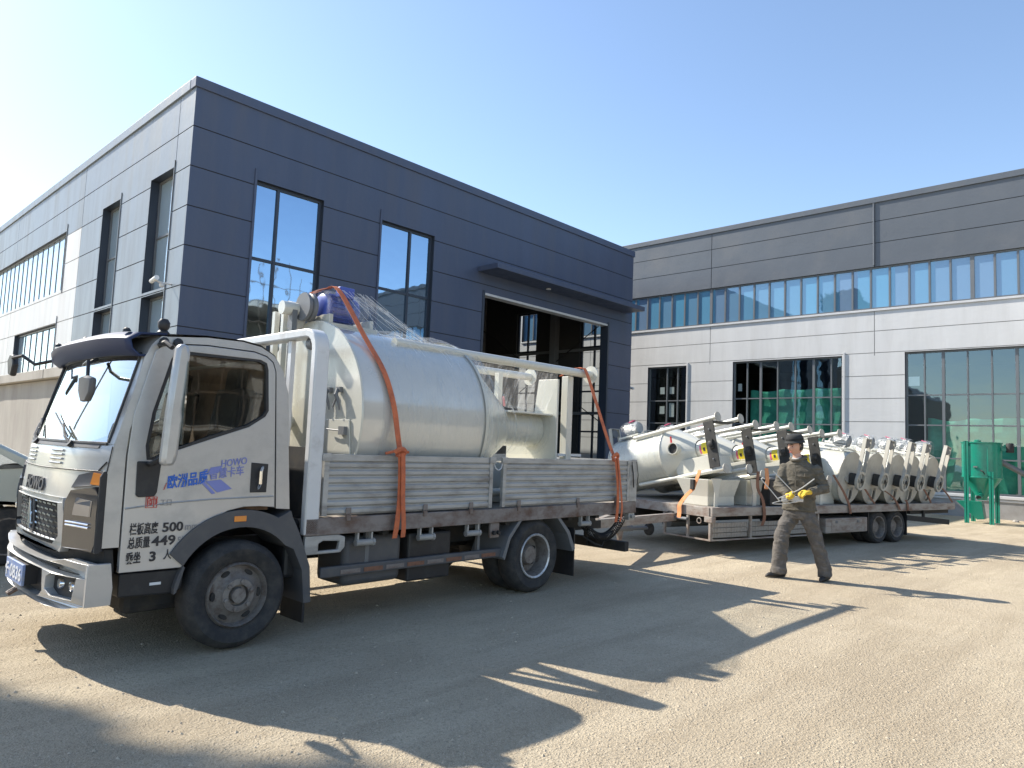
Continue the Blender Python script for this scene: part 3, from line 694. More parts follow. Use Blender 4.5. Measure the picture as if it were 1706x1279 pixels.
# hood seam, vents and lettering on the cab front
b = MB()
for k in range(40):
    pass
b.tube([fp(YN + .03 + (YF_ - YN - .06) * k / 30, 1.232 - .012 * (1 - abs(2 * k / 30 - 1)) + (.06 if k in (0, 30) else 0), .002) for k in range(31)], .005, 5)
b.tube([fp(YN + .015 + .3 * 0, z, .002) for z in (1.02, 1.2, 1.39)], .004, 5)
b.build('panel_gap', M_BLACKP, cab_o)
for y0 in (5.43, 6.02):
    b = MB()
    for k in range(4 if y0 < 5.8 else 4):
        z = 1.262 + .028 * k
        b.tube([fp(y0, z, .004), fp(y0 + .1, z, .01), fp(y0 + .2, z, .004)], .008, 6)
    b.build('vent', M_SILVERP, cab_o, smooth=50)
vs, fs, wd = text_mb('HOWO', lambda u, v, w_: (u, v, w_), size=.118, depth=.02, bold=.003)
b = MB(); b.add([(lambda y, z, d: (xf(z, y) - .004 - d, y, z))(5.87 + .22 - (u - 0) * .44 / wd, 1.065 + v * 1.05, w_) for (u, v, w_) in vs], fs)
b.build('lettering', M_DGREYP, cab_o)
# ---- front lower: grille, lamps, bumper
b = patch(5.25, 6.39, .73, 1.03, -.012, 24, 8, .03); g_o = b.build('grille', M_CHAS, truck, smooth=40)
for half in (-1, 1):
    b = MB()
    for r in range(7):
        z = .765 + .037 * r; y = 5.30 + (.045 if r % 2 else 0)
        while y < 6.30:
            if half * (y + .035 - 5.87) > .085: b.bar(fp(y, z, -.006), fp(y + .062, z + .004, -.006), .012, .011)
            y += .09
    b.build('grille_bar', M_CHROME, g_o)
b = MB()     # emblem: tall split triangle on a shield
b.prism([(-.05, -.10), (.05, -.10), (.06, -.04), (.045, .12), (-.045, .12), (-.06, -.04)], [], lambda u, v: fp(5.87 + u, .885 + v, .004), (.012, 0, 0))
b.build('emblem_base', M_DGREYP, g_o, bevel=.003)
b = MB()
b.prism([(-.045, -.06), (-.012, -.06), (0, .02), (0, .115), (-.012, .10)], [], lambda u, v: fp(5.87 + u, .885 + v, .02), (.014, 0, 0))
b.prism([(.045, -.06), (.012, -.06), (.004, .02), (.004, .115), (.014, .10)], [], lambda u, v: fp(5.87 + u, .885 + v, .02), (.014, 0, 0))
b.prism([(-.03, -.09), (.03, -.09), (.0, -.03)], [], lambda u, v: fp(5.87 + u, .885 + v, .02), (.014, 0, 0))
b.build('emblem', M_CHROME, g_o, bevel=.002)
b = MB()      # frame round the grille
P_ = [(6.47, 1.045), (5.27, 1.045), (5.2, .80), (5.28, .70), (6.42, .70), (6.5, .80)]
pin = [(6.38, 1.01), (5.33, 1.01), (5.30, .80), (5.34, .765), (6.37, .765), (6.41, .80)]
def sub(l, n=8):
    o = []
    for i in range(len(l)):
        a, c = l[i], l[(i + 1) % len(l)]
        for k in range(n): o.append((a[0] + (c[0] - a[0]) * k / n, a[1] + (c[1] - a[1]) * k / n))
    return o
b.prism(sub(P_), [sub(pin)], lambda u, v: fp(u, v, .016), (.05, 0, 0)); b.build('grille_surround', M_SILVERP, truck, smooth=30)
for sgn in (1, -1):
    mir = lambda y: YC - sgn * (YC - y)
    lp = [(5.235, .74), (4.93, .735), (4.905, .80), (4.905, 1.08), (4.95, 1.135), (5.18, 1.10), (5.225, 1.03)]
    b = MB(); b.prism(sub(lp, 5), [], lambda u, v: fp(mir(u), v, .022), (.06, 0, 0)); hl = b.build('headlight', M_LAMPC, truck, smooth=40)
    b = MB(); b.prism(sub([(5.12, .95), (4.96, .95), (4.955, 1.05), (5.10, 1.06)], 3), [], lambda u, v: fp(mir(u), v, .026), (.01, 0, 0)); b.build('reflector', M_LENS, hl)
    b = MB()
    for z in (.885, .905): b.tube([fp(mir(5.19), z, .026), fp(mir(5.07), z, .027), fp(mir(4.96), z - .004, .026)], .006, 5)
    b.build('light_strip', M_CHROME, hl)
    up_ = [(5.2, 1.115), (4.95, 1.148), (4.905, 1.14), (4.905, 1.225), (4.97, 1.235), (5.14, 1.20)]
    b = MB(); b.prism(sub(up_, 4), [], lambda u, v: fp(mir(u), v, .014), (.05, 0, 0)); il = b.build('lamp_bezel', M_DGREYP, truck, smooth=40)
    b = MB(); b.prism(sub([(5.0, 1.15), (4.90, 1.145), (4.90, 1.215), (4.99, 1.222)], 3), [], lambda u, v: fp(mir(u), v, .02), (.02, 0, 0)); b.build('indicator', M_AMBER, il)
    b = MB()
    y_ = YN - .006 if sgn > 0 else YF_ + .006
    b.prism([(1.49, .735), (1.51, .725), (1.535, .74), (1.535, 1.22), (1.515, 1.24), (1.495, 1.2)], [], lambda u, v: (u, y_ + sgn * lean(v), v), (0, sgn * .02, 0)); b.build('corner_trim', M_BLACKP, truck, bevel=.006)
# dark gap between panel and bumper
b = patch(YN + .03, YF_ - .03, .60, .745, -.045, 24, 4, .05); b.build('bumper_gap', M_CHAS, truck)
# bumper: bar over two big openings
bump = MB()
def bxf(y, z):
    t = (y - YC) / (HW + .03); return 1.335 + .13 * abs(t) ** 2.8 + .09 * max(0, (.47 - z) / .2) ** 1.5 * .4
def bpt(y, z, d=0): return (bxf(y, z) - d, y, z)
BO = [(YN - .03, .665), (5.10, .68), (5.25, .655), (5.36, .645), (6.28, .645), (6.39, .655), (6.54, .68), (YF_ + .03, .665), (YF_ + .03, .42), (6.55, .375), (6.3, .36), (5.34, .36), (5.09, .375), (YN - .03, .42)]
BH = [[(5.39, .585), (6.25, .585), (6.27, .45), (6.2, .405), (5.44, .405), (5.37, .45)],
      [(4.965, .58), (5.25, .575), (5.32, .55), (5.33, .47), (5.25, .435), (5.0, .44)],
      [(6.675, .58), (6.39, .575), (6.32, .55), (6.31, .47), (6.39, .435), (6.64, .44)]]
bump.prism(sub(BO, 6), [sub(h, 3) for h in BH], lambda u, v: bpt(u, v), (.075, 0, 0))
for (y0, y1) in ((YN - .034, YN + .0), (YF_, YF_ + .034)):
    bump.prism([(1.455, .415), (1.60, .415), (1.605, .52), (1.585, .67), (1.455, .67)], [], lambda u, v: (u, y0, v), (0, y1 - y0, 0))
bump_o = bump.build('bumper', M_SILVERP, truck, smooth=35, bevel=.012)
b = MB(); b.grid(20, 2, lambda u, v: (bxf(5.3 + 1.04 * u, .5) + .062, 5.3 + 1.04 * u, .40 + .2 * v)); b.build('bumper_mesh', M_BLACKP, bump_o, solid=.01)
for (a, c) in ((4.95, 5.34), (6.3, 6.69)):
    b = MB(); b.grid(10, 2, lambda u, v: (bxf(a + (c - a) * u, .5) + .058, a + (c - a) * u, .42 + .17 * v)); b.build('fog_recess', M_BLACKP, bump_o, solid=.01)
    for yy in (a + .13, a + .27):
        b = MB(); b.lathe([(.001, -.016), (.03, -.014), (.036, 0), (.036, .03)], (bxf(yy, .5) + .05, yy, .51), (1, 0, 0), 14); b.build('fog_lamp', M_CHROME, bump_o, smooth=40)
b = MB(); b.box(1.30, 1.318, 5.64, 6.08, .435, .575); pl = b.build('number_plate', M_PLATE, bump_o, bevel=.004)
b = MB(); b.box(1.319, 1.40, 5.66, 6.06, .44, .57); b.build('plate_bracket', M_BLACKP, bump_o)
vs, fs, wd = text_mb('F·0836', lambda u, v, w_: (u, v, w_), size=.12, depth=.002, bold=.002)
b = MB(); b.add([(1.2975 - w_, 6.06 - u * .40 / wd, .463 + v * 1.0) for (u, v, w_) in vs], fs); b.build('plate_number', M_PLATEW, pl)
b = MB(); b.tube([(1.36, 5.98, .36), (1.31, 5.98, .33), (1.31, 6.02, .33), (1.36, 6.02, .36)], .014, 6); b.build('tow_eye', M_BEDR, bump_o)
# ---- windscreen with wipers, pillars' rubber
b = MB()
b.grid(24, 10, lambda u, v: (lambda z, y: (xf(z, y) + .012, ysc(y, z), z))(1.40 + .60 * v, YN + .055 + (YF_ - YN - .11) * u))
ws = b.build('windscreen', M_GLASSW, truck, smooth=60)
b = MB()
for (y0, y1, z1) in ((5.35, 5.98, 1.60), (6.1, 6.55, 1.56)):
    b.tube([fp(y0, 1.395, .02), fp(y0 + .1, 1.44, .035), fp(y0 + .30, 1.52, .012)], .009, 6); b.tube([fp(y0 + .12, 1.44, .01), fp(y1, z1, .008)], .006, 6)
    b.cyl(fp(y0, 1.385, .0), fp(y0, 1.40, .03), .022, seg=10)
b.build('wiper', M_BLACKP, ws)
b = MB()
edge = [fp(YN + .055, z, .004) for z in (1.41, 1.6, 1.8, 2.0)] + [fp(YN + .06 + (YF_ - YN - .12) * k / 12, 2.0, .004) for k in range(13)] + [fp(YF_ - .055, z, .004) for z in (2.0, 1.8, 1.6, 1.41)] + [fp(YF_ - .06 - (YF_ - YN - .12) * k / 12, 1.405, .004) for k in range(13)]
b.tube([(p[0], ysc(p[1], p[2]), p[2]) for p in edge], .012, 6); b.build('windscreen_seal', M_BLACKP, ws)
b = patch(YN + .12, YF_ - .12, 1.375, 1.41, .008, 24, 3, .05); b.build('cowl', M_DGREYP, truck)
# roof visor
b = MB()
def vis(u, v):
    y = YN - .0 + (YF_ - YN) * u; t = 2 * u - 1
    pr = [(1.76, 2.165), (1.60, 2.15), (1.535, 2.105), (1.55, 2.045), (1.60, 2.005), (1.66, 2.01)][round(v * 5)]
    return (pr[0] + .07 * abs(t) ** 3 - .0, ysc(y, 2.05), pr[1] - .02 * abs(t) ** 4)
b.grid(26, 6, vis); b.build('roof_visor', M_DARKP, truck, smooth=40, solid=.015)
b = MB()
for yy in (5.05, 5.9, 6.6): b.lathe([(.0, .03), (.02, .02), (.028, 0)], (1.62, yy, 2.145), (-.2, 0, 1), 10)
b.build('marker_lamp', M_BLACKP, truck)
b = MB(); b.lathe([(.04, 0), (.04, .02), (.025, .035), (.036, .05), (.04, .085), (.024, .11), (.0, .115)], (1.82, 4.97, 2.14), (0, 0, 1), 14)
b.lathe([(.03, 0), (.03, .02), (.0, .025)], (1.81, 4.92, 2.09), (0, -1, .2), 10); b.lathe([(.03, 0), (.03, .02), (.0, .025)], (1.90, 4.92, 2.095), (0, -1, .2), 10)
b.build('roof_camera', M_BLACKP, truck, smooth=40)
# ---- doors
DO = [(1.642, .60), (1.642, 1.33), (1.66, 1.6), (1.765, 2.03), (1.825, 2.077), (2.1, 2.102), (2.45, 2.1), (2.545, 2.077), (2.597, 2.04), (2.623, 1.975), (2.675, .975), (2.56, .985), (2.44, .985), (2.32, .96), (2.2, .895), (2.11, .80), (2.05, .69), (2.03, .6)]
WO = [(1.76, 1.31), (1.748, 1.40), (1.775, 1.62), (1.87, 1.985), (1.90, 2.03), (1.95, 2.045), (2.5, 2.05), (2.55, 2.03), (2.565, 1.98), (2.585, 1.68), (2.56, 1.635), (2.44, 1.555), (2.16, 1.455), (1.86, 1.345), (1.80, 1.31)]
def shrink(l, d):
    cx = sum(p[0] for p in l) / len(l); cz = sum(p[1] for p in l) / len(l); o = []
    for x, z in l:
        v = Vector((x - cx, z - cz)); o.append((x - v.x / v.length * d, z - v.y / v.length * d))
    return o
for sgn in (1, -1):
    y = YN - .004 if sgn > 0 else YF_ + .004
    mp = lambda u, v: (u, y + sgn * lean(v), v)
    b = MB(); b.prism(DO, [WO], mp, (0, sgn * .045, 0)); door = b.build('door', M_SILVERP, truck, bevel=.004)
    b = MB(); b.prism(WO, [shrink(WO, .022)], lambda u, v: (u, y - sgn * .002 + sgn * lean(v), v), (0, sgn * .03, 0)); b.build('window_seal', M_BLACKP, door)
    b = MB(); b.prism(shrink(WO, .012), [], lambda u, v: (u, y + sgn * .02 + sgn * lean(v), v), (0, sgn * .004, 0)); b.build('side_window', M_GLASSC, door)
    if sgn > 0:
        b = MB(); b.prism([(1.70, 1.30), (1.705, 1.085), (1.72, 1.07), (1.82, 1.075), (1.835, 1.10), (1.85, 1.30)], [], lambda u, v: mp(u, v), (0, -.012, 0)); b.build('mirror_foot', M_BLACKP, door, bevel=.01)
        b = MB(); b.prism([(2.475, 1.085), (2.60, 1.085), (2.605, 1.29), (2.475, 1.30)], [], mp, (0, -.006, 0)); hb = b.build('handle_recess', M_BLACKP, door, bevel=.005)
        b = MB(); b.tube([mp(2.565, 1.27), (2.53, y - .03, 1.235), (2.53, y - .03, 1.15), mp(2.535, 1.11)], .012, 6); b.build('door_handle', M_CHROME, door)
        b = MB(); b.tube([mp(1.65, 1.00), mp(1.9, 1.028), mp(2.2, 1.045), mp(2.66, 1.055)], .006, 6); b.build('door_crease', M_SILVERP, door, smooth=60)
        # lettering on the door
        def wr(txt, x0, z0, h, wid, m_, name, slope=0., bold=.0, shear=0.):
            vs, fs, wd = text_mb(txt, lambda u, v, w_: (u, v, w_), size=h / .72, depth=.002, bold=bold, font_shear=shear)
            k = wid / wd
            b = MB(); b.add([(x0 + u * k, y - .0045 + lean(z0 + v + slope * u * k) - w_, z0 + v + slope * u * k) for (u, v, w_) in vs], fs); return b.build(name, m_, door, fix=False)
        sl = .135
        wr('欧洲品质', 1.895, 1.128, .068, .27, M_BLUET, 'slogan', sl, .0022)
        wr('HOWO', 2.25, 1.265, .05, .19, M_PURPT, 'slogan', sl, .001)
        wr('智慧卡车', 2.175, 1.185, .055, .245, M_PURPT, 'slogan', sl, .0012)
        b = MB()
        q = lambda u, v: (u, y - .0052 + lean(v), v)
        b.prism([(2.115, 1.20), (2.14, 1.205), (2.165, 1.255), (2.14, 1.25)], [], q, (0, .001, 0))
        b.prism([(2.155, 1.213), (2.235, 1.225), (2.26, 1.275), (2.18, 1.262)], [], q, (0, .001, 0))
        b.prism([(2.115, 1.165), (2.14, 1.168), (2.225, 1.085), (2.20, 1.08)], [], q, (0, .001, 0))
        b.prism([(2.15, 1.168), (2.255, 1.18), (2.34, 1.115), (2.235, 1.09)], [], q, (0, .001, 0))
        b.build('slogan_stripe', M_PURPT, door)
        b = MB(); b.prism([(1.875, 1.115), (1.88, 1.115), (1.895, 1.16), (1.89, 1.16)], [], q, (0, .001, 0)); b.build('slogan_stripe', M_REDT, door)
        wr('帥', 1.775, 1.012, .052, .062, M_REDT, 'red_stamp', 0, .0006)
        b = MB(); b.prism([(1.77, 1.0), (1.842, 1.0), (1.842, 1.072), (1.77, 1.072)], [[(1.774, 1.004), (1.838, 1.004), (1.838, 1.068), (1.774, 1.068)]], q, (0, .001, 0)); b.build('red_stamp', M_REDT, door)
        wr('工口', 1.86, 1.014, .036, .072, M_FADET, 'faded_mark', 0, 0)
        wr('栏板高度', 1.685, .838, .058, .175, M_BLACKT, 'weight_lettering', .02, .0012)
        wr('500', 1.885, .842, .060, .135, M_BLACKT, 'weight_lettering', .02, .002)
        wr('mm', 2.03, .845, .05, .085, M_FADET, 'weight_lettering', .02, 0)
        wr('总质量', 1.68, .752, .056, .135, M_BLACKT, 'weight_lettering', .02, .0012)
        wr('449', 1.825, .755, .062, .15, M_BLACKT, 'weight_lettering', .02, .002)
        wr('5kg', 1.985, .76, .045, .085, M_FADET, 'weight_lettering', .02, 0)
        wr('乘坐', 1.675, .658, .056, .09, M_BLACKT, 'weight_lettering', .02, .0018)
        wr('3', 1.815, .660, .06, .042, M_BLACKT, 'weight_lettering', .02, .0028)
        wr('人', 1.905, .668, .05, .05, M_BLACKT, 'weight_lettering', .02, .0008)
        b = MB(); b.box(1.86, 1.93, y - .007, y - .004, .505, .522)
    # step box, wheel arch
    b = MB(); ys = (YN - .0, YN + .34) if sgn > 0 else (YF_ - .34, YF_)
    b.prism([(1.655, .44), (2.0, .43), (2.05, .46), (2.06, .585), (1.655, .59)], [], lambda u, v: (u, ys[0] + .02, v), (0, ys[1] - ys[0] - .04, 0)); st = b.build('cab_step', M_BLACKP, truck, bevel=.012)
    if sgn > 0:
        b = MB(); b.box(1.84, 1.91, YN + .012, YN + .018, .50, .517); b.build('step_sticker', M_PAPER, st)
    ar = MB(); C_ = (2.43, .39)
    def arcpts(r, a0, a1, n=20): return [(C_[0] + r * math.cos(R_(a0 + (a1 - a0) * k / n)), C_[1] + r * math.sin(R_(a0 + (a1 - a0) * k / n))) for k in range(n + 1)]
    out_ = [(2.0, .44), (2.045, .60)] + arcpts(.575, 148, 62) + [(2.80, .945), (2.815, .90), (2.88, .78), (2.985, .52), (3.01, .25)]
    in_ = [(2.95, .25), (2.92, .5), (2.84, .66)] + arcpts(.455, 42, 170) + [(1.985, .43)]
    yy0 = YN - .02 if sgn > 0 else YF_ + .02
    ar.prism(out_ + in_, [], lambda u, v: (u, yy0, v), (0, sgn * .36, 0)); fo = ar.build('wheel_arch', M_DGREYP if sgn > 0 else M_BLACKP, truck, bevel=.008)
    if sgn > 0:
        b = MB(); b.box(2.36, 2.45, yy0 - .008, yy0, .885, .925); b.build('side_marker', M_AMBER, fo, bevel=.004)
    b = MB(); b.box(2.955, 2.975, min(yy0, yy0 + sgn * .36) + .02, max(yy0, yy0 + sgn * .36) - .02, .10, .30); b.build('mud_flap', M_BLACKP, truck)
# interior
b = MB(); b.box(1.70, 2.66, YN + .08, YF_ - .08, .95, 1.03); b.box(2.62, 2.65, YN + .07, YF_ - .07, 1.03, 2.05); b.box(1.75, 2.6, YN + .08, YF_ - .08, 2.075, 2.085); b.box(1.62, 1.66, YN + .08, YF_ - .08, .8, 1.2); b.build('cab_lining', M_BROWNIN, truck)
b = MB(); b.box(1.60, 1.82, YN + .1, YF_ - .1, 1.18, 1.33); b.build('dashboard', M_DGREYP, truck, bevel=.03)
for yy in (5.28, 6.3):
    b = MB(); b.box(2.08, 2.5, yy - .23, yy + .23, 1.04, 1.22); b.obox((2.46, yy, 1.5), (.15, 0, 1), (0, 1, 0), (1, 0, -.15), .34, .22, .07); b.obox((2.50, yy, 1.9), (.1, 0, 1), (0, 1, 0), (1, 0, -.1), .095, .11, .045); b.build('seat', M_SEAT, truck, bevel=.03)
b = MB(); b.tube([(1.90 + .09 * math.sin(a) * .7, 5.3 + .2 * math.cos(a), 1.36 + .2 * math.sin(a) * .6) for a in [2 * PI * k / 24 for k in range(25)]], .014, 6); b.tube([(1.72, 5.3, 1.2), (1.9, 5.3, 1.36)], .02, 6); b.build('steering_wheel', M_SEAT, truck)
cl = MB().tube([(1.78, 5.15, 1.37), (1.83, 5.3, 1.385), (1.86, 5.42, 1.37)], [.03, .035, .02], 8).build('yellow_rag', M_YELLOW); tag(cl, 'yellow rag lying on the truck dashboard behind the side window', 'rag')
# mirrors
b = MB(); b.prism([(-.055, 0), (.045, .0), (.06, .06), (.06, .30), (.045, .36), (.05, .72), (.03, .77), (-.04, .78), (-.06, .74), (-.065, .30), (-.06, .05)], [], lambda u, v: (1.795 + u * .8 + .045 * v / .78, 4.70, 1.285 + v), (0, -.08, 0)); mo = b.build('mirror_housing', M_SILVERP, truck, bevel=.03, smooth=40)
b = MB(); b.box(1.855, 1.865, 4.615, 4.685, 1.42, 1.95); b.build('mirror_glass', M_GLASSW, mo)
b = MB(); b.tube([(1.80, 4.74, 2.04), (1.78, 4.80, 2.075), (1.79, 4.94, 2.07)], .018, 6); b.build('mirror_arm', M_BLACKP, truck); b = MB(); b.tube([(1.79, 4.74, 1.33), (1.77, 4.83, 1.29), (1.77, 4.92, 1.28)], .018, 6); b.build('mirror_arm', M_BLACKP, truck)
b = MB(); b.tube([(1.66, 6.72, 2.05), (1.52, 6.82, 2.0), (1.45, 6.92, 2.07), (1.40, 7.0, 2.05)], .014, 6); b.build('mirror_arm', M_BLACKP, truck)
b = MB(); b.prism([(-.10, .0), (-.05, -.10), (.06, -.08), (.12, .04), (.05, .09), (-.06, .08)], [], lambda u, v: (1.40, 7.08 + u, 2.0 + v), (.05, .02, 0)); b.build('mirror_housing', M_BLACKP, truck, bevel=.02)
b = MB(); b.tube([(1.60, 5.52, 1.985), (1.54, 5.50, 1.95), (1.48, 5.38, 1.925), (1.42, 5.08, 1.925), (1.415, 5.05, 1.83)], .012, 6); b.build('mirror_arm', M_BLACKP, truck)
b = MB(); b.prism([(-.13, .06), (-.12, -.04), (-.06, -.09), (.06, -.09), (.12, -.03), (.13, .06), (0, .08)], [], lambda u, v: (1.395, 5.05 + u, 1.755 + v), (.04, 0, 0)); b.build('front_mirror', M_DGREYP, truck, bevel=.018, smooth=40)

# ---- wheels
def wheel_front(yo, sgn, x):
    t = MB().lathe([(.215, .03), (.25, .0), (.32, -.012), (.352, .012), (.372, .05), (.374, .16), (.352, .2), (.3, .21), (.215, .2)], (x, yo, .373), (0, sgn, 0), 44, caps=False).build('wheel', M_RUBBER, truck, smooth=38)
    MB().lathe([(.222, .10), (.228, .02), (.214, -.002), (.205, .02), (.198, .055), (.165, .045), (.12, .015), (.115, -.0), (.075, -.004), (.07, .03), (.055, .03), (.05, -.012), (.0, -.014)], (x, yo, .373), (0, sgn, 0), 36, caps=False).build('rim', M_RIM, t, smooth=40)
    b = MB()
    for k in range(6):
        a = 2 * PI * k / 6 + .3; b.lathe([(.016, .02), (.016, -.022), (.0, -.024)], (x + .096 * math.cos(a), yo + sgn * .006, .373 + .096 * math.sin(a)), (0, sgn, 0), 6)
    b.build('wheel_nut', M_RIM, t)
    b = MB()
    for k in range(6):
        a = 2 * PI * k / 6; ca, sa = math.cos(a), math.sin(a)
        pts = []
        for q in range(12):
            f = 2 * PI * q / 12; rr = .168 + .016 * math.cos(f); tt = .032 * math.sin(f)
            pts.append((x + rr * ca - tt * sa, rr * sa + tt * ca + .373))
        b.prism(pts, [], lambda u, v: (u, yo + sgn * .046, v), (0, -sgn * .012, 0))
    b.build('hand_hole', M_CHAS, t)
    return t
wheel_front(4.865, 1, 2.43); wheel_front(YF_ + .03, -1, 2.43)
def wheel_rear(yo, sgn, x):
    t = MB().lathe([(.215, .02), (.25, .0), (.32, -.01), (.352, .012), (.372, .05), (.374, .16), (.352, .2), (.3, .21), (.215, .2)], (x, yo, .373), (0, sgn, 0), 44, caps=False).build('wheel', M_RUBBER, truck, smooth=38)
    r = MB().lathe([(.224, .05), (.228, .0), (.222, -.006), (.205, .003)], (x, yo, .373), (0, sgn, 0), 36, caps=False).build('rim_edge', M_RIMB, t, smooth=40)
    MB().lathe([(.206, .003), (.19, .05), (.185, .15), (.15, .16), (.11, .155), (.1, .09), (.085, .07), (.0, .07)], (x, yo, .373), (0, sgn, 0), 36, caps=False).build('rim', M_RIM, t, smooth=40)
    b = MB()
    for k in range(5):
        a = 2 * PI * k / 5 + .5; b.lathe([(.018, .16), (.018, .12), (.0, .118)], (x + .13 * math.cos(a), yo, .373 + .13 * math.sin(a)), (0, sgn, 0), 6)
    b.build('wheel_nut', M_CHAS, t)
    MB().lathe([(.2, .24), (.32, .23), (.352, .25), (.374, .29), (.374, .40), (.35, .44), (.2, .44)], (x, yo, .373), (0, sgn, 0), 40, caps=True).build('inner_tyre', M_RUBBER, t, smooth=38)
wheel_rear(4.90, 1, 5.63); wheel_rear(YF_ + .05, -1, 5.63)
# ---- chassis
b = MB()
for yy in (5.42, 6.14): b.box(1.7, 7.35, yy, yy + .08, .50, .70)
for x in (2.1, 3.2, 4.3, 5.2, 6.2, 7.25): b.box(x, x + .08, 5.505, 6.135, .53, .67)
b.build('chassis_frame', M_CHAS, truck)
for x in (2.43, 5.63):
    b = MB(); b.cyl((x, 5.1, .373), (x, 6.6, .373), .075, seg=14); b.lathe([(.05, -.16), (.14, -.1), (.17, 0), (.14, .1), (.05, .16)], (x, 5.82, .373), (0, 1, 0), 16); b.build('axle', M_CHAS, truck, smooth=40)
b = MB(); b.cyl((2.7, 5.82, .45), (5.5, 5.82, .42), .04, seg=12); b.build('drive_shaft', M_CHAS, truck, smooth=40)
b = MB(); b.box(3.36, 3.95, 4.98, 5.4, .30, .70); b.build('fuel_tank', M_DGREYP, truck, bevel=.05, smooth=40)
b = MB(); b.box(4.02, 4.52, 4.98, 5.4, .27, .69); b.build('battery_box', M_BLACKP, truck, bevel=.02)
b = MB(); b.box(2.84, 3.05, 5.0, 5.38, .42, .86); b.build('air_filter', M_BLACKP, truck, bevel=.03)
b = MB(); b.box(1.75, 2.9, 5.1, 6.5, .28, .5); b.build('engine_sump', M_CHAS, truck, bevel=.05)
b = MB(); b.box(4.6, 4.9, 5.9, 6.5, .32, .66); b.build('air_tank', M_CHAS, truck, bevel=.06)
# ---- bed
B0, B1, BYN, BYF = 2.93, 7.43, 4.875, 6.92
b = MB(); b.box(B0 + .02, B1 - .05, BYN + .04, BYF - .04, .80, .866); b.build('bed_floor', M_PLANK, truck)
b = MB()
for x in [3.2 + .5 * k for k in range(9)]: b.box(x, x + .06, BYN + .06, BYF - .06, .705, .797)
b.build('cross_member', M_CHAS, truck)
for y0, y1 in ((BYN, BYN + .05), (BYF - .05, BYF)):
    b = MB(); b.box(B0, B1, y0, y1, .745, .878); b.build('bed_rail', M_BEDR, truck, bevel=.006)
def board(x0, x1, y, sgn, z0=.892, z1=1.372):
    n = 7; pr = []
    zz = z0
    fr_ = .03
    b = MB(); pts = []
    pitch = (z1 - z0 - .055) / n
    pts.append((0, z0))
    for k in range(n):
        a = z0 + .0 + pitch * k
        pts += [(.002, a + .004), (.016, a + .018), (.016, a + pitch - .016), (.002, a + pitch - .003)]
    pts += [(.018, z1 - .05), (.018, z1), (-.012, z1), (-.012, z0)]
    b.prism(pts, [], lambda u, v: (x0 + .045, y - sgn * u, v), (x1 - x0 - .09, 0, 0))
    for (a, c) in ((x0, x0 + .045), (x1 - .045, x1)): b.box(a, c, y - sgn * .022, y + sgn * .014, z0, z1)
    o = b.build('side_board', M_BED, truck, bevel=.0025)
    if sgn > 0:
        for x in (x0 + .24, (x0 + x1) / 2 + .1, x1 - .28):
            h = MB(); h.box(x - .025, x + .025, y - .03, y - .0225, z0 + .005, z0 + .06); h.box(x - .02, x + .02, y - .036, y - .012, z0 - .045, z0 + .003)
            h.build('board_hinge', M_BEDR, o, bevel=.004)
        for x in (x0 + .01, x1 - .02): MB().box(x - .035, x + .045, y - .034, y - .0235, z1 - .055, z1 + .006).build('board_latch', M_BED, o, bevel=.004)
    return o
for (y, sg) in ((BYN + .022, 1), (BYF - .022, -1)):
    board(3.065, 4.935, y, sg); board(5.075, 7.275, y, sg)
    b = MB(); b.box(7.285, B1, y - .024, y + .024, .745 if False else .881, 1.385); b.build('corner_post', M_BED, truck, bevel=.006)
    b = MB(); b.box(4.945, 5.065, y - .008, y + .024, .60, .742); b.build('post_socket', M_BEDR, truck, bevel=.006)
b = MB(); b.cyl((4.975, BYN - .02, .65), (4.975, BYN + .01, .65), .02, seg=8); b.cyl((5.04, BYN - .02, .65), (5.04, BYN + .01, .65), .02, seg=8); b.build('bolt', M_CHAS, truck)
b = MB(); b.tube([(4.94, BYN + .01, 1.33), (4.97, BYN + .005, 1.27), (5.01, BYN + .005, 1.25), (5.05, BYN + .005, 1.27), (5.07, BYN + .01, 1.33)], .006, 5); b.build('board_chain', M_TRIM, truck)
b = MB(); b.tube([(7.30, BYN - .01, 1.36), (7.32, BYN - .02, 1.22), (7.34, BYN - .02, 1.05)], .008, 5); b.tube([(7.40, BYN - .015, 1.36), (7.43, BYN - .02, 1.2), (7.41, BYN - .02, 1.08)], .005, 5); b.build('tailgate_latch', M_CHAS, truck)
b = MB(); pts = [(0, .892)]
for k in range(7):
    a = .892 + .06 * k; pts += [(.002, a + .004), (.016, a + .016), (.016, a + .046), (.002, a + .057)]
pts += [(.016, 1.33), (.016, 1.372), (-.012, 1.372), (-.012, .892)]
b.prism(pts, [], lambda u, v: (B1 - .02 + u, BYN + .06, v), (0, BYF - BYN - .12, 0)); b.build('tailgate', M_BED, truck)
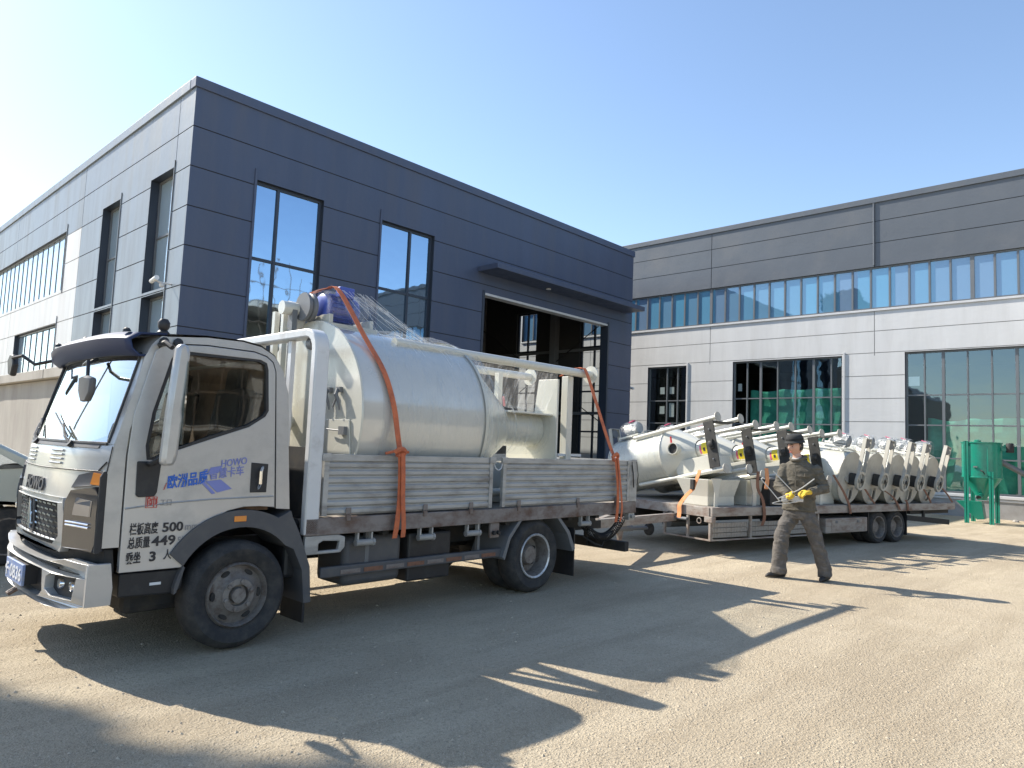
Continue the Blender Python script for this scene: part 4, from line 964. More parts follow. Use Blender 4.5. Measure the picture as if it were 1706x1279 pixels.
# headboard frame
yA, yB = BYN + .0, BYF - .0
b = MB(); zt = 2.365
pth = [(2.985, yA + .035, .75), (2.985, yA + .035, zt - .17)] + [(2.985, yA + .035 + .13 * (1 - math.cos(t)), zt - .17 + .13 * math.sin(t)) for t in (PI / 8, PI / 4, 3 * PI / 8)] + [(2.985, yA + .165, zt - .04), (2.985, yB - .165, zt - .04)] + [(2.985, yB - .165 + .13 * math.sin(t), zt - .04 - .13 * (1 - math.cos(t))) for t in (PI / 8, PI / 4, 3 * PI / 8)] + [(2.985, yB - .035, zt - .17), (2.985, yB - .035, .75)]
def boxtube(b, pts, hx, hw):
    """rectangular tube in the plane x = const"""
    pts = [Vector(p) for p in pts]; n = len(pts); vs = []; fs = []
    for i, p in enumerate(pts):
        d = (pts[min(i + 1, n - 1)] - pts[max(i - 1, 0)]).normalized(); nn = Vector((0, -d.z, d.y))
        for sx, sn in ((-1, -1), (1, -1), (1, 1), (-1, 1)): vs.append(p + Vector((sx * hx, 0, 0)) + nn * sn * hw)
    for i in range(n - 1):
        for k in range(4):
            k2 = (k + 1) % 4; fs.append((i * 4 + k, i * 4 + k2, (i + 1) * 4 + k2, (i + 1) * 4 + k))
    fs += [(3, 2, 1, 0), tuple(range((n - 1) * 4, n * 4))]
    b.add(vs, fs)
boxtube(b, pth, .062, .035); hb = b.build('headboard_frame', M_WHITEP, truck, bevel=.012, smooth=40)
b = MB()
for yy in (5.35, 5.86, 6.40): b.box(2.965, 3.005, yy - .025, yy + .025, .88, zt - .078)
b.build('headboard_bar', M_WHITEP, truck)
b = MB(); b.box(2.95, 2.985, yA + .08, yB - .08, .87, 1.42); b.build('headboard_panel', M_CHAS, truck)
b = MB(); b.lathe([(.05, 0), (.05, .07), (.0, .075)], (3.02, 5.12, 2.25), (0, -1, 0), 12); b.build('work_lamp', M_STEEL, truck, smooth=40)
# bracket under the front post
b = MB(); b.prism([(2.94, .60), (3.26, .60), (3.30, .64), (3.30, .72), (3.24, .743), (2.94, .743)], [[(3.06, .625), (3.24, .625), (3.25, .69), (3.10, .70), (3.06, .68)]], lambda u, v: (u, BYN + .01, v), (0, .04, 0)); b.build('post_bracket', M_BED, truck, bevel=.008)
for x in (3.5, 4.15, 4.72, 6.45):
    b = MB(); b.cyl((x - .09, BYN + .03, .66), (x + .07, BYN + .03, .66), .028, seg=12); b.lathe([(.0, 0), (.033, .0), (.033, .02), (0, .02)], (x + .07, BYN + .03, .66), (1, 0, 0), 8); b.box(x - .085, x - .07, BYN + .01, BYN + .05, .685, .744); b.box(x + .05, x + .065, BYN + .01, BYN + .05, .685, .744)
    b.build('strap_winch', M_BED, truck, smooth=40)
# side guard with reflective tape
for (y, sg) in ((4.93, 1), (6.86, -1)):
    b = MB(); b.box(3.12, 5.16, y, y + .045, .40, .485); g_ = b.build('side_guard', M_DGREYP, truck, bevel=.012)
    b = MB(); b.box(3.56, 3.60, y + .047, y + .08, .40, .745); b.box(4.86, 4.89, y + .047, y + .08, .40, .745); b.build('guard_post', M_STEEL, truck)
    for k in range(8):
        b = MB(); x = 3.30 + .225 * k; yy = y - .003 if sg > 0 else y + .048
        b.box(x, x + .19, yy - .001, yy + .001, .418, .452); b.build('reflective_tape', M_STRAPB if k % 2 else M_BEDR, g_)
# rear mudguards and flap, under-run bar, coil
for (y, dy) in ((4.885, .45), (6.91, -.45)):
    pth = [(5.12, .40), (5.20, .60), (5.36, .765), (5.47, .80), (5.83, .80), (5.98, .765), (6.16, .60), (6.27, .40)]
    pin = [(x + (5.66 - x) * .07, z - .028) for x, z in pth]
    b = MB(); b.prism(pth + pin[::-1], [], lambda u, v: (u, y, v), (0, dy, 0)); b.build('mudguard', M_STEEL, truck, bevel=.004)
    b = MB(); b.box(6.27, 6.285, min(y, y + dy) + .02, max(y, y + dy), .10, .62); b.build('mud_flap', M_BLACKP, truck)
b = MB(); b.box(7.25, 7.33, 4.90, 6.88, .285, .40); b.build('underrun_bar', M_CHAS, truck, bevel=.004)
b = MB()
for yy in (5.45, 6.2): b.box(7.22, 7.245, yy, yy + .05, .30, .5)
b.build('bar_bracket', M_CHAS, truck)
b = MB(); pts = []
for k in range(420):
    t = k / 420; a = t * 2 * PI * 30; X = 6.55 + .85 * t; zc = .66 - .20 * math.sin(PI * t) ** .8
    pts.append((X + .0, 5.0 + .05 * math.cos(a) + .06 * t, zc + .05 * math.sin(a)))
b.tube(pts, .0065, 5); b.build('coiled_cable', M_HOSE, truck)
b = MB(); b.tube([(6.6, 5.05, .5), (6.8, 5.02, .40), (6.95, 5.02, .36), (7.0, 5.02, .44)], .01, 5); b.build('chain', M_CHAS, truck)
b = MB(); b.box(7.3, 7.42, 4.89, 4.96, .66, .742); b.box(7.33, 7.40, 4.86, 4.889, .68, .72); b.build('tail_bracket', M_BED, truck, bevel=.005)

# ================================================================== BIG MIXER ON THE TRUCK
mx = thing('feed_mixer', 'large cream horizontal mixer wrapped in clear film on the truck bed', 'mixer', (5.0, 5.76, .87))
CX, CZ, CR = 5.76, 1.70, .83
def lath(prof, x0, name, m_, par, seg=56, smooth=30, **k): return MB().lathe(prof, (x0, CX, CZ), (1, 0, 0), seg, **k).build(name, m_, par, smooth=smooth)
lath([(CR - .02, .02), (CR, .02), (CR, 1.47), (CR - .03, 1.47)], 3.40, 'drum', M_DRUM, mx, caps=False)
lath([(0, 0), (CR - .05, 0), (CR + .025, .0), (CR + .03, .015), (CR + .005, .02)], 3.40, 'end_cap', M_CREAM, mx, caps=False)
lath([(CR + .018, 0), (CR + .018, .04), (CR + .001, .04)], 4.845, 'drum_rim', M_CREAM, mx, caps=False)
lath([(CR - .01, 0), (.30, .86), (.21, .90)], 4.885, 'cone', M_CREAM, mx, caps=False)
lath([(.21, 0), (.21, .66), (0, .66)], 5.78, 'auger_tube', M_CREAM, mx, seg=28, caps=False)
b = MB(); b.prism([(5.36, .875), (6.16, .875), (6.16, 1.86), (5.72, 1.86), (5.66, 2.30), (5.36, 2.30)], [], lambda u, v: (6.445, u, v), (.03, 0, 0)); b.build('end_plate', M_CREAM, mx, bevel=.004)
MB().box(5.74, 6.44, 5.42, 6.10, 1.865, 1.885).build('top_plate', M_CREAM, mx, bevel=.004)
MB().box(6.05, 6.12, 5.95, 6.02, 1.89, 2.36).build('post', M_CREAM, mx, bevel=.004)
MB().obox((6.10, 5.90, 2.02), (0, .2, 1), (1, 0, 0), (0, 1, 0), .06, .012, .008).build('slide_handle', M_RED, mx)
b = MB(); b.prism([(5.36, 1.30), (6.16, 1.30), (6.05, .875), (5.47, .875)], [], lambda u, v: (5.35, u, v), (1.09, 0, 0)); b.build('feed_hopper', M_CREAM, mx, bevel=.006)
b = MB(); b.prism([(4.93, .88), (5.9, .88), (5.2, 1.45)], [], lambda u, v: (u, 5.5, v), (0, .02, 0)); b.build('gusset', M_CREAM, mx)
# legs that lie along the drum, round foot plates at their ends
for (yy, zz, x1) in ((5.32, 2.405, 7.02), (6.22, 2.40, 6.9), (5.30, 1.0, 6.9)):
    lg = MB().cyl((4.0 if zz > 2 else 4.9, yy, zz), (x1, yy, zz), .048 if zz > 2 else .045, seg=18).build('leg', M_CREAM, mx, smooth=40)
    MB().lathe([(0, 0), (.11, 0), (.11, .014), (0, .014)], (x1, yy, zz), (1, 0, 0), 22).build('foot_plate', M_CREAM, lg, smooth=30)
b = MB(); b.box(6.64, 6.74, 5.36, 5.46, .875, 2.355); b.build('cross_leg', M_CREAM, mx, bevel=.006)
b = MB(); b.box(6.50, 6.95, 5.37, 5.41, 1.395, 1.425); b.build('cross_bar', M_WHITEP, mx)
# doors and toggles on the end cap
b = MB(); b.prism([(5.02, 1.36), (5.30, 1.30), (5.48, 1.22), (5.48, 1.66), (5.06, 1.66)], [], lambda u, v: (3.385, u, v), (.012, 0, 0)); dr = b.build('hatch', M_CREAM, mx, bevel=.003)
for (y, z) in ((5.22, 1.86), (5.38, 1.86)):
    b = MB(); b.tube([(3.36, y, z + .06), (3.345, y, z + .01), (3.36, y - .02, z - .05), (3.37, y - .03, z - .12)], [.014, .018, .012, .006], 6); b.tube([(3.365, y + .03, z + .05), (3.36, y + .02, z - .03), (3.35, y + .05, z - .10)], .009, 5); b.box(3.36, 3.395, y - .03, y + .03, z + .03, z + .075); b.build('toggle_latch', M_STEEL, mx)
b = MB(); b.tube([(3.36, 5.12, 1.565), (3.35, 5.25, 1.57), (3.355, 5.34, 1.575)], .008, 6); b.box(3.35, 3.395, 5.08, 5.16, 1.53, 1.60); b.build('hatch_latch', M_STEEL, mx)
b = MB()
for y in (5.18, 5.36): b.box(3.375, 3.384, y, y + .06, 1.285 - .2 * (y - 5.18), 1.31 - .2 * (y - 5.18))
b.build('hinge', M_CREAM, mx)
# belt drive on the cap: pulley, guard rails, roller
pu = MB().lathe([(.06, .02), (.065, -.03), (.16, -.03), (.175, -.06), (.23, -.065), (.235, .0), (.23, .04), (.16, .03)], (3.24, 6.02, 1.64), (1, 0, 0), 30).build('pulley', M_CREAM, mx, smooth=35)
MB().cyl((3.13, 6.02, 1.64), (3.40, 6.02, 1.64), .05, seg=14).build('shaft', M_CREAM, pu, smooth=40)
for (y, dy) in ((5.84, .06), (6.00, .045), (6.16, .05)):
    b = MB(); b.prism([(0, 0), (.05, 0), (.05, .012), (.012, .012), (.012, .05), (0, .05)], [], lambda u, v: (3.24 + u, y + v * dy / .05, .88), (.0, 0, 1.78)); b.build('guard_rail', M_CREAM if dy < .055 else M_STEEL, mx)
b = MB(); b.cyl((3.16, 5.90, 2.66), (3.42, 5.90, 2.66), .062, seg=20); b.build('roller', M_CREAM, mx, smooth=40)
# motor on a stand
b = MB(); b.box(3.44, 3.98, 5.56, 5.98, 2.50, 2.54); b.box(3.46, 3.5, 5.58, 5.96, 2.54, 2.62); b.box(3.9, 3.94, 5.58, 5.96, 2.54, 2.62); b.prism([(3.5, 2.45), (4.0, 2.45), (3.95, 2.5), (3.5, 2.5)], [], lambda u, v: (u, 5.6, v), (0, .36, 0)); b.build('motor_stand', M_CREAM, mx, bevel=.004)
b = MB(); b.lathe([(0, 0), (.09, 0), (.125, .02), (.13, .05), (.12, .07), (.12, .30), (.13, .31), (.13, .36), (.08, .40), (0, .40)], (3.46, 5.77, 2.70), (1, 0, 0), 28); mt = b.build('motor', M_BLUE, mx, smooth=35)
b = MB()
for k in range(18):
    a = 2 * PI * k / 18; b.obox((3.66, 5.77 + .126 * math.cos(a), 2.70 + .126 * math.sin(a)), (1, 0, 0), (0, math.cos(a), math.sin(a)), (0, -math.sin(a), math.cos(a)), .12, .014, .004)
b.build('cooling_fins', M_BLUE, mt)
b = MB(); b.box(3.58, 3.74, 5.62, 5.70, 2.80, 2.90); b.build('terminal_box', M_BLUE, mt, bevel=.01)
b = MB(); b.lathe([(.06, 0), (.13, 0), (.13, .03), (.11, .045), (.13, .06), (.13, .09), (.06, .09)], (3.31, 5.80, 2.68), (1, 0, 0), 22); b.build('drive_pulley', M_STEEL, mt, smooth=30)
b = MB(); b.lathe([(.10, 0), (.13, .0), (.13, .12), (.02, .2)], (3.28, 6.0, 2.62), (1, 0, 0), 16); b.build('belt_guard', M_TRIM, mx, smooth=40)
# clear film: sleeve round the drum, tent from the motor, skirt over the cone and hopper
def wrap_fn(u, v):
    a = R_(-38 + 256 * u); x = 3.62 + 1.34 * v
    r = CR + .014 + .012 * noise.noise(Vector((x * 5, a * 3, 1))) + .006 * noise.noise(Vector((x * 16, a * 9, 4)))
    if x > 4.9: r -= (x - 4.9) * .3
    top = max(0, math.sin(a)) ** 3
    r += .035 * top * (.4 + math.sin(x * 7) ** 2 * .6)
    return (x, CX - r * math.cos(a), CZ + r * math.sin(a))
MB().grid(64, 34, wrap_fn).build('plastic_wrap', M_FILM, mx, smooth=75, fix=False)
def tent(u, v):
    # from the top of the motor down to the drum's crown
    top = Vector((3.48 + .42 * u, 5.62 + .22 * math.sin(u * 3), 2.90 - .05 * u)); bot = Vector((3.55 + 1.05 * u, 5.28 - .15 * math.sin(u * PI) + .3 * u, 2.44 + .10 * u))
    p = top.lerp(bot, v); p += Vector((0, -.05, -.02)) * math.sin(PI * v) + Vector((0, 1, .6)) * .022 * noise.noise(Vector((u * 9, v * 1.6, 3))); return p
MB().grid(34, 16, tent).build('plastic_wrap', M_FILM, mx, smooth=75, fix=False)
def skirt(u, v):
    x = 4.86 + 1.62 * u; rr = CR + .02 if u < .1 else max(.30, CR - (x - 4.95) * .60)
    a = R_(55 - 150 * v)
    y = CX - rr * math.cos(a) * (1 if u < .55 else .9) - .03; z = CZ + rr * math.sin(a)
    n = .025 * noise.noise(Vector((u * 14, v * 2, 7))); return (x, y - abs(n) - .04 * math.sin(PI * u), max(z, .90) + n * .3)
MB().grid(40, 18, skirt).build('plastic_wrap', M_FILM, mx, smooth=75, fix=False)
def veil(u, v):
    x = 4.95 + 1.5 * u; zt_ = 2.36; p = Vector((x, 5.34 + .05 * math.sin(u * 9), zt_)).lerp(Vector((x, 5.52, 1.92 - .3 * abs(u - .5) * 0)), v)
    return p + Vector((0, .03, 0)) * noise.noise(Vector((u * 22, v * 1.2, 5)))
MB().grid(44, 10, veil).build('plastic_wrap', M_FILM, mx, smooth=75, fix=False)
def mwrap(u, v):
    a = 2 * PI * u; r = .165 + .012 * noise.noise(Vector((u * 7, v * 5, 2))); return (3.44 + .46 * v, 5.77 + r * math.cos(a), 2.70 + r * math.sin(a))
MB().grid(28, 10, mwrap, closeu=True).build('plastic_wrap', M_FILM, mx, smooth=75, fix=False)
b = MB(); rs = random.Random(9)
for k in range(12):
    x = 3.62 + rs.random() * .9; a = rs.uniform(.9, 1.25)
    p0 = Vector((3.55 + .4 * rs.random(), 5.60, 2.86)); p1 = Vector((x + .1, CX - (CR + .03) * math.cos(a), CZ + (CR + .03) * math.sin(a)))
    b.tube([p0, p0.lerp(p1, .5) + Vector((0, 0, -.015)), p1], .0013, 4)
for k in range(6):
    x = 4.0 + rs.random() * 1.0; a0 = rs.uniform(.9, 1.5); L = rs.uniform(.12, .5)
    b.tube([(x + .02 * math.sin(q), CX - (CR + .035) * math.cos(a0 - q * L), CZ + (CR + .035) * math.sin(a0 - q * L)) for q in (0, .33, .66, 1)], .0013, 4)
b.build('film_strands', M_PAPER, mx); S.objects['film_strands']['kind'] = 'stuff'

# ---- lashing straps over the truck load
def strap(name, label, pts, wv, m_=M_STRAP, group='orange lashing straps'):
    o = MB().ribbon(pts, wv, .006).build(name, m_); return tag(o, label, 'strap', group)
def smoothpts(P, n=6):
    P = [Vector(p) for p in P]; o = []
    for i in range(len(P) - 1):
        p0 = P[max(0, i - 1)]; p1 = P[i]; p2 = P[i + 1]; p3 = P[min(len(P) - 1, i + 2)]
        for k in range(n):
            t = k / n; o.append(.5 * ((2 * p1) + (p2 - p0) * t + (2 * p0 - 5 * p1 + 4 * p2 - p3) * t * t + (3 * p1 - p0 - 3 * p2 + p3) * t ** 3))
    o.append(P[-1]); return o
t = thing('lashing_strap', 'rusty orange strap running from the blue motor down over the drum of the truck mixer', 'strap', (3.7, 4.85, .6), 'orange lashing straps')
MB().ribbon(smoothpts([(3.50, 5.98, 2.86), (3.50, 5.72, 2.87), (3.53, 5.56, 2.84), (3.60, 5.22, 2.40), (3.66, 5.0, 2.10), (3.71, 4.90, 1.82), (3.745, 4.86, 1.55), (3.76, 4.835, 1.405)]), (.028, .004, .004), .006).build('strap_band', M_STRAP, t)
b = MB()
b.tube(smoothpts([(3.70, 4.83, 1.40), (3.74, 4.80, 1.43), (3.80, 4.82, 1.41), (3.77, 4.83, 1.37), (3.72, 4.82, 1.385)], 5), .022, 6); b.tube([(3.62, 4.85, 1.39), (3.7, 4.83, 1.41), (3.84, 4.82, 1.405)], .012, 5); b.build('knot', M_STRAP, t)
MB().ribbon(smoothpts([(3.755, 4.822, 1.40), (3.765, 4.818, 1.2), (3.77, 4.82, 1.0), (3.755, 4.82, .8), (3.745, 4.83, .685)]), (.024, 0, 0), .006).build('strap_tail', M_STRAP, t)
MB().ribbon(smoothpts([(3.775, 4.812, 1.40), (3.785, 4.806, 1.2), (3.795, 4.806, 1.0), (3.82, 4.81, .8), (3.825, 4.82, .69)]), (.026, .006, 0), .006).build('strap_tail', M_STRAP, t)
t = thing('lashing_strap', 'rusty orange strap over the mixer leg at the rear end of the truck bed', 'strap', (6.9, 4.85, .6), 'orange lashing straps')
MB().ribbon(smoothpts([(6.80, 5.62, 2.38), (6.80, 5.40, 2.465), (6.81, 5.30, 2.465), (6.83, 5.24, 2.42), (6.86, 5.1, 2.05), (6.885, 4.95, 1.65), (6.9, 4.85, 1.42)]), (.026, .0, .004), .006).build('strap_band', M_STRAP, t)
b = MB(); b.tube(smoothpts([(6.85, 4.84, 1.40), (6.9, 4.81, 1.45), (6.95, 4.83, 1.41), (6.92, 4.84, 1.37), (6.86, 4.83, 1.385)], 5), .02, 6); b.build('knot', M_STRAP, t)
MB().ribbon(smoothpts([(6.905, 4.825, 1.40), (6.93, 4.815, 1.2), (6.95, 4.812, 1.0), (6.95, 4.815, .8), (6.945, 4.83, .66)]), (.024, .0, 0), .006).build('strap_tail', M_STRAP, t)
MB().ribbon(smoothpts([(6.935, 4.815, 1.40), (6.965, 4.805, 1.2), (7.0, 4.803, 1.0), (7.03, 4.806, .8), (7.02, 4.82, .66)]), (.022, .006, 0), .006).build('strap_tail', M_STRAP, t)

# ================================================================== TRAILER (slightly turned behind the truck)
TA = math.atan2(3.38 - 5.04, 16.65 - 9.69); TO = (9.69, 5.04)
TU = Vector((math.cos(TA), math.sin(TA), 0)); TN = Vector((-math.sin(TA), math.cos(TA), 0))
def tw(s, o, z=0): v = Vector((TO[0], TO[1], 0)) + TU * s + TN * o; return (v.x, v.y, z)
tr = thing('flatbed_trailer', 'long rusty low flatbed trailer loaded with cream mixers', 'trailer', (TO[0], TO[1], 0), local=True, rot=(0, 0, TA))
TL, TW = 7.16, 2.5
b = MB(); n = 24
for k in range(n): b.box(.06 + (TL - .12) * k / n, .06 + (TL - .12) * (k + 1) / n - .008, .05, TW - .05, .66, .698)
b.build('deck', M_PLANK, tr)
for (y0, y1) in ((0, .05), (TW - .05, TW)): MB().box(0, TL, y0, y1, .575, .705).build('side_rail', M_TRAILER, tr, bevel=.006)
MB().box(-.012, .05, .052, TW - .052, .56, .702).build('front_beam', M_TRAILER, tr, bevel=.006)
MB().box(TL - .05, TL + .01, .052, TW - .052, .575, .702).build('rear_beam', M_TRAILER, tr, bevel=.006)
b = MB(); b.box(-.03, .06, -.012, .13, .49, .572); b.build('corner_plate', M_TRAILER, tr, bevel=.004)
b = MB()
for s in [.3 + .55 * k for k in range(13)]: b.box(s, s + .05, .06, TW - .06, .585, .655)
b.build('cross_member', M_CHAS, tr)
for y in (.75, 1.65): MB().box(-.05, TL - .1, y, y + .1, .42, .582).build('main_beam', M_CHAS, tr)
# side racks with boards stored under the deck
b = MB()
for (s, z1) in ((.0, .57), (.88, .57), (1.75, .57), (2.6, .57)): b.box(s, s + .035, .02, .055, .235, z1)
b.box(0, 2.635, .02, .05, .22, .24)
b.build('rack_frame', M_TRAILER, tr)
for k in range(3):
    for s0, s1 in ((.05, .86), (.93, 1.72), (1.80, 2.58)): MB().box(s0, s1, .06, .10, .26 + .075 * k, .325 + .075 * k).build('stored_board', M_PLANK, tr)
b = MB()
for o in (.02, .45, .93): b.box(-.02, .015, o, o + .035, .24, .555)
b.box(-.02, .015, .02, .97, .22, .24); b.build('front_rack', M_TRAILER, tr)
tb = MB().box(2.84, 4.08, .03, .42, .235, .485).build('tool_box', M_TRAILER, tr, bevel=.012)
MB().box(3.0, 3.9, .022, .03, .27, .45).build('box_lid', M_TRAILER, tb, bevel=.003)
b = MB(); b.box(3.1, 3.16, .012, .021, .40, .44); b.box(3.74, 3.80, .012, .021, .40, .44); b.build('clasp', M_STEEL, tb)
# twin wheels on two axles
for s in (4.50, 5.10):
    for (y, sg) in ((.06, 1), (TW - .06, -1)):
        w_ = MB().lathe([(.19, .02), (.22, .0), (.26, -.006), (.283, .012), (.295, .05), (.297, .15), (.28, .19), (.24, .2), (.19, .19)], (s, y, .290), (0, sg, 0), 36, caps=False).build('wheel', M_RUBBER, tr, smooth=38)
        MB().lathe([(.2, .02), (.2, .0), (.185, .0), (.17, .04), (.165, .12), (.1, .13), (.09, .06), (0, .06)], (s, y, .290), (0, sg, 0), 30, caps=False).build('rim', M_RIM, w_, smooth=40)
        MB().lathe([(.1, .21), (.28, .21), (.297, .25), (.297, .36), (.27, .40), (.1, .40)], (s, y, .290), (0, sg, 0), 32).build('inner_tyre', M_RUBBER, w_, smooth=40)
    MB().cyl((s, .4, .29), (s, TW - .4, .29), .05, seg=12).build('axle', M_CHAS, tr)
MB().box(5.42, 5.435, .05, .5, .12, .57).build('mud_flap', M_BLACKP, tr)
MB().box(4.14, 4.16, .05, .5, .2, .57).build('mud_flap', M_BLACKP, tr)
b = MB(); b.obox((6.18, .04, .385), (1.55, -.0, -.12), (0, 1, 0), (.12, 0, 1.55), .79, .02, .05); b.build('underrun_bar', M_CHAS, tr)
b = MB(); b.box(6.0, 6.05, .03, .07, .43, .572); b.build('bar_bracket', M_CHAS, tr)
b = MB(); b.box(5.6, 7.05, .08, .2, .50, .565); b.build('lamp_beam', M_CHAS, tr)
b = MB(); b.tube([(-.035, .22 + .04 * math.cos(a), .50 + .04 * math.sin(a)) for a in [2 * PI * k / 14 for k in range(15)]], .008, 6); b.build('lashing_ring', M_TRAILER, tr)
b = MB(); b.cyl((-.04, .75, .50), (-.04, .45, .50), .025, seg=10); b.build('strap_winch', M_STEEL, tr)
# drawbar to the truck, jack with its small wheel
tl = lambda x, y, z: tuple((Matrix.Rotation(-TA, 3, 'Z') @ (Vector((x, y, 0)) - Vector((TO[0], TO[1], 0)))) + Vector((0, 0, z)))
hx = tl(7.36, 5.85, .52)
for o in (.75, 1.75): MB().bar((.0, o, .50), (hx[0] + .45, hx[1], .50), .08, .12).build('drawbar', M_TRAILER, tr, bevel=.006)
b = MB(); b.bar((hx[0] + .5, hx[1], .50), (hx[0] + .08, hx[1], .50), .1, .1); b.tube([(hx[0] + .06 * math.cos(a), hx[1] + .06 * math.sin(a), .50) for a in [2 * PI * k / 14 for k in range(15)]], .02, 8); b.build('tow_eye', M_CHAS, tr)
j0 = tl(9.13, 6.28, .36); j1 = tl(9.80, 6.28, .36)
b = MB(); b.cyl((j0[0] - .12, j0[1], .30), (j0[0] + .28, j0[1] + .03, .30), .045, seg=14); b.cyl((j0[0] + .2, j0[1], .30), (j0[0] + .62, j0[1] + .05, .29), .03, seg=12); b.box(j0[0] - .12, j0[0] - .06, j0[1] - .05, j0[1] + .05, .24, .36)
b.bar((j0[0] + .1, j0[1], .30), (j0[0] + .1, j0[1], .55), .05, .05); jk = b.build('jack', M_STEEL, tr, smooth=40)
b = MB(); b.prism([(-.06, .34), (.07, .34), (.025, .0), (.0, -.0)], [], lambda u, v: (j0[0] + u, j0[1] - .02, v + .005), (0, .04, 0)); b.build('jack_spike', M_BEDR, jk)
MB().lathe([(.02, -.03), (.085, -.03), (.1, -.015), (.1, .015), (.085, .03), (.02, .03)], (j0[0] + .68, j0[1] + .06, .27), (0, 1, 0), 20).build('jack_wheel', M_RUBBER, jk, smooth=40)
b = MB(); b.cyl((.35, 1.25, .40), (1.3, 1.25, .40), .13, seg=16); b.build('air_tank', M_STEEL, tr, smooth=40)

# ================================================================== SMALL MIXERS ON THE TRAILER: x runs from the lid to the feet
def small_mixer(label, group):
    t = thing('mixer', label, 'mixer', (0, 0, 0), group, local=True)
    L = lambda prof, x, n_, m_, par=t, seg=40, sm=32, o=(0, 0), **k: MB().lathe(prof, (x, o[0], o[1]), (1, 0, 0), seg, caps=False, **k).build(n_, m_, par, smooth=sm)
    Rm = .455
    L([(Rm, 0), (Rm, 1.18)], .0, 'drum', M_CREAM)
    L([(0, -.012), (Rm + .012, -.012), (Rm + .016, .0), (Rm + .012, .014), (Rm - .01, .014)], 0, 'lid', M_CREAMD)
    L([(Rm + .012, -.02), (Rm + .012, .01), (Rm - .002, .012), (.32, .27), (.17, .50)], 1.18, 'cone', M_CREAM)
    L([(.155, 0), (.155, .27), (.0, .27)], 1.64, 'auger_tube', M_CREAM, seg=26)
    st = MB(); st.grid(10, 2, lambda u, v: (1.79 + .11 * v, -.157 * math.cos(R_(-35 + 70 * u)), .157 * math.sin(R_(-35 + 70 * u)) + .0)); sk = st.build('warning_sticker', M_YELLOW, t, fix=False)
    st = MB(); st.grid(6, 2, lambda u, v: (1.825 + .04 * v, -.159 * math.cos(R_(-18 + 20 * u)), .159 * math.sin(R_(-18 + 20 * u)))); st.build('warning_sign', M_BLACKT, sk, fix=False)
    st = MB(); st.grid(8, 2, lambda u, v: (1.755 + .03 * v, -.157 * math.cos(R_(-30 + 50 * u)), .157 * math.sin(R_(-30 + 50 * u)))); st.build('sticker_band', M_PINK, sk, fix=False)
    for (y, z) in ((-.31, .40), (.27, .40), (-.31, -.40), (.27, -.40)):
        lg = MB().cyl((.55, y, z), (2.30, y, z), .034, seg=14).build('leg', M_CREAM, t, smooth=40)
        MB().lathe([(0, 0), (.075, 0), (.075, .012), (0, .012)], (2.30, y, z), (1, 0, 0), 18).build('foot_plate', M_CREAMD, lg)
    for yy in (-.31,):
        ch = MB().box(2.06, 2.24, yy - .05, yy - .032, -.36, .36).box(2.05, 2.06, yy - .05, yy + .03, -.36, .36).build('channel', M_CHAN, t, bevel=.004)
    for z in (.40,): MB().box(2.08, 2.2, -.27, .23, z - .055, z - .04).build('tie_bar', M_CHAN, t, bevel=.003)
    b = MB(); b.box(2.11, 2.19, -.39, -.362, -.07, .07); b.lathe([(.045, 0), (.045, .02), (.02, .03)], (2.15, -.39, 0), (0, -1, 0), 14); b.build('bearing_block', M_CHAN, t, smooth=40)
    b = MB()
    for z in (.23, -.23): b.lathe([(.014, 0), (.014, .014), (0, .016)], (2.15, -.362, z), (0, -1, 0), 6)
    b.build('bolt', M_STEEL, t)
    # outlet with slide handle
    ou = MB().lathe([(.095, .0), (.095, .2), (.085, .2), (.085, .06), (0, .06)], (1.40, -.22, .05), (.15, -1, .05), 22, caps=False).build('outlet_pipe', M_CREAM, t, smooth=40)
    MB().lathe([(0, .165), (.086, .165)], (1.40, -.22, .05), (.15, -1, .05), 22, caps=False).build('outlet_mouth', M_CHAS, ou, fix=False)
    MB().obox((1.38, -.36, .19), (.12, -.1, 1), (1, 0, 0), (0, 1, 0), .075, .012, .008).build('slide_handle', M_RED, ou)
    # feed hopper below and its funnel foot
    b = MB(); b.prism([(1.30, -.14), (2.0, -.14), (2.0, -.42), (1.36, -.42)], [], lambda u, v: (u, -.28, v), (0, .54, 0)); b.build('feed_hopper', M_CREAM, t, bevel=.006)
    vs = []
    # motor, pulley, belt guard on the lid side
    MB().box(.05, .52, -.17, .17, Rm + .02, Rm + .05).build('motor_plate', M_CREAM, t, bevel=.004)
    mo_ = MB().lathe([(0, 0), (.07, 0), (.105, .02), (.11, .05), (.11, .26), (.095, .30), (0, .30)], (.12, 0, Rm + .18), (1, 0, 0), 20, caps=False).build('motor', M_MOTORG, t, smooth=40)
    b = MB()
    for k in range(14):
        a = 2 * PI * k / 14; b.obox((.27, .112 * math.cos(a), Rm + .18 + .112 * math.sin(a)), (1, 0, 0), (0, math.cos(a), math.sin(a)), (0, -math.sin(a), math.cos(a)), .10, .010, .004)
    b.build('cooling_fins', M_MOTORG, mo_)
    MB().obox((.28, -.02, Rm + .31), (1, .25, .2), (-.2, 1, 0), (0, 0, 1), .05, .035, .008).build('red_tape', M_PINK, mo_)
    pl_ = MB()
    pl_.lathe([(.125, -.02), (.165, -.025), (.172, 0), (.165, .025), (.125, .02)], (-.20, 0, -.02), (1, 0, 0), 30, caps=False); pl_.lathe([(.045, -.03), (.05, 0), (.045, .03), (0, .03)], (-.2, 0, -.02), (1, 0, 0), 14, caps=False)
    pw = pl_.build('pulley', M_CREAMD, t, smooth=35)
    b = MB()
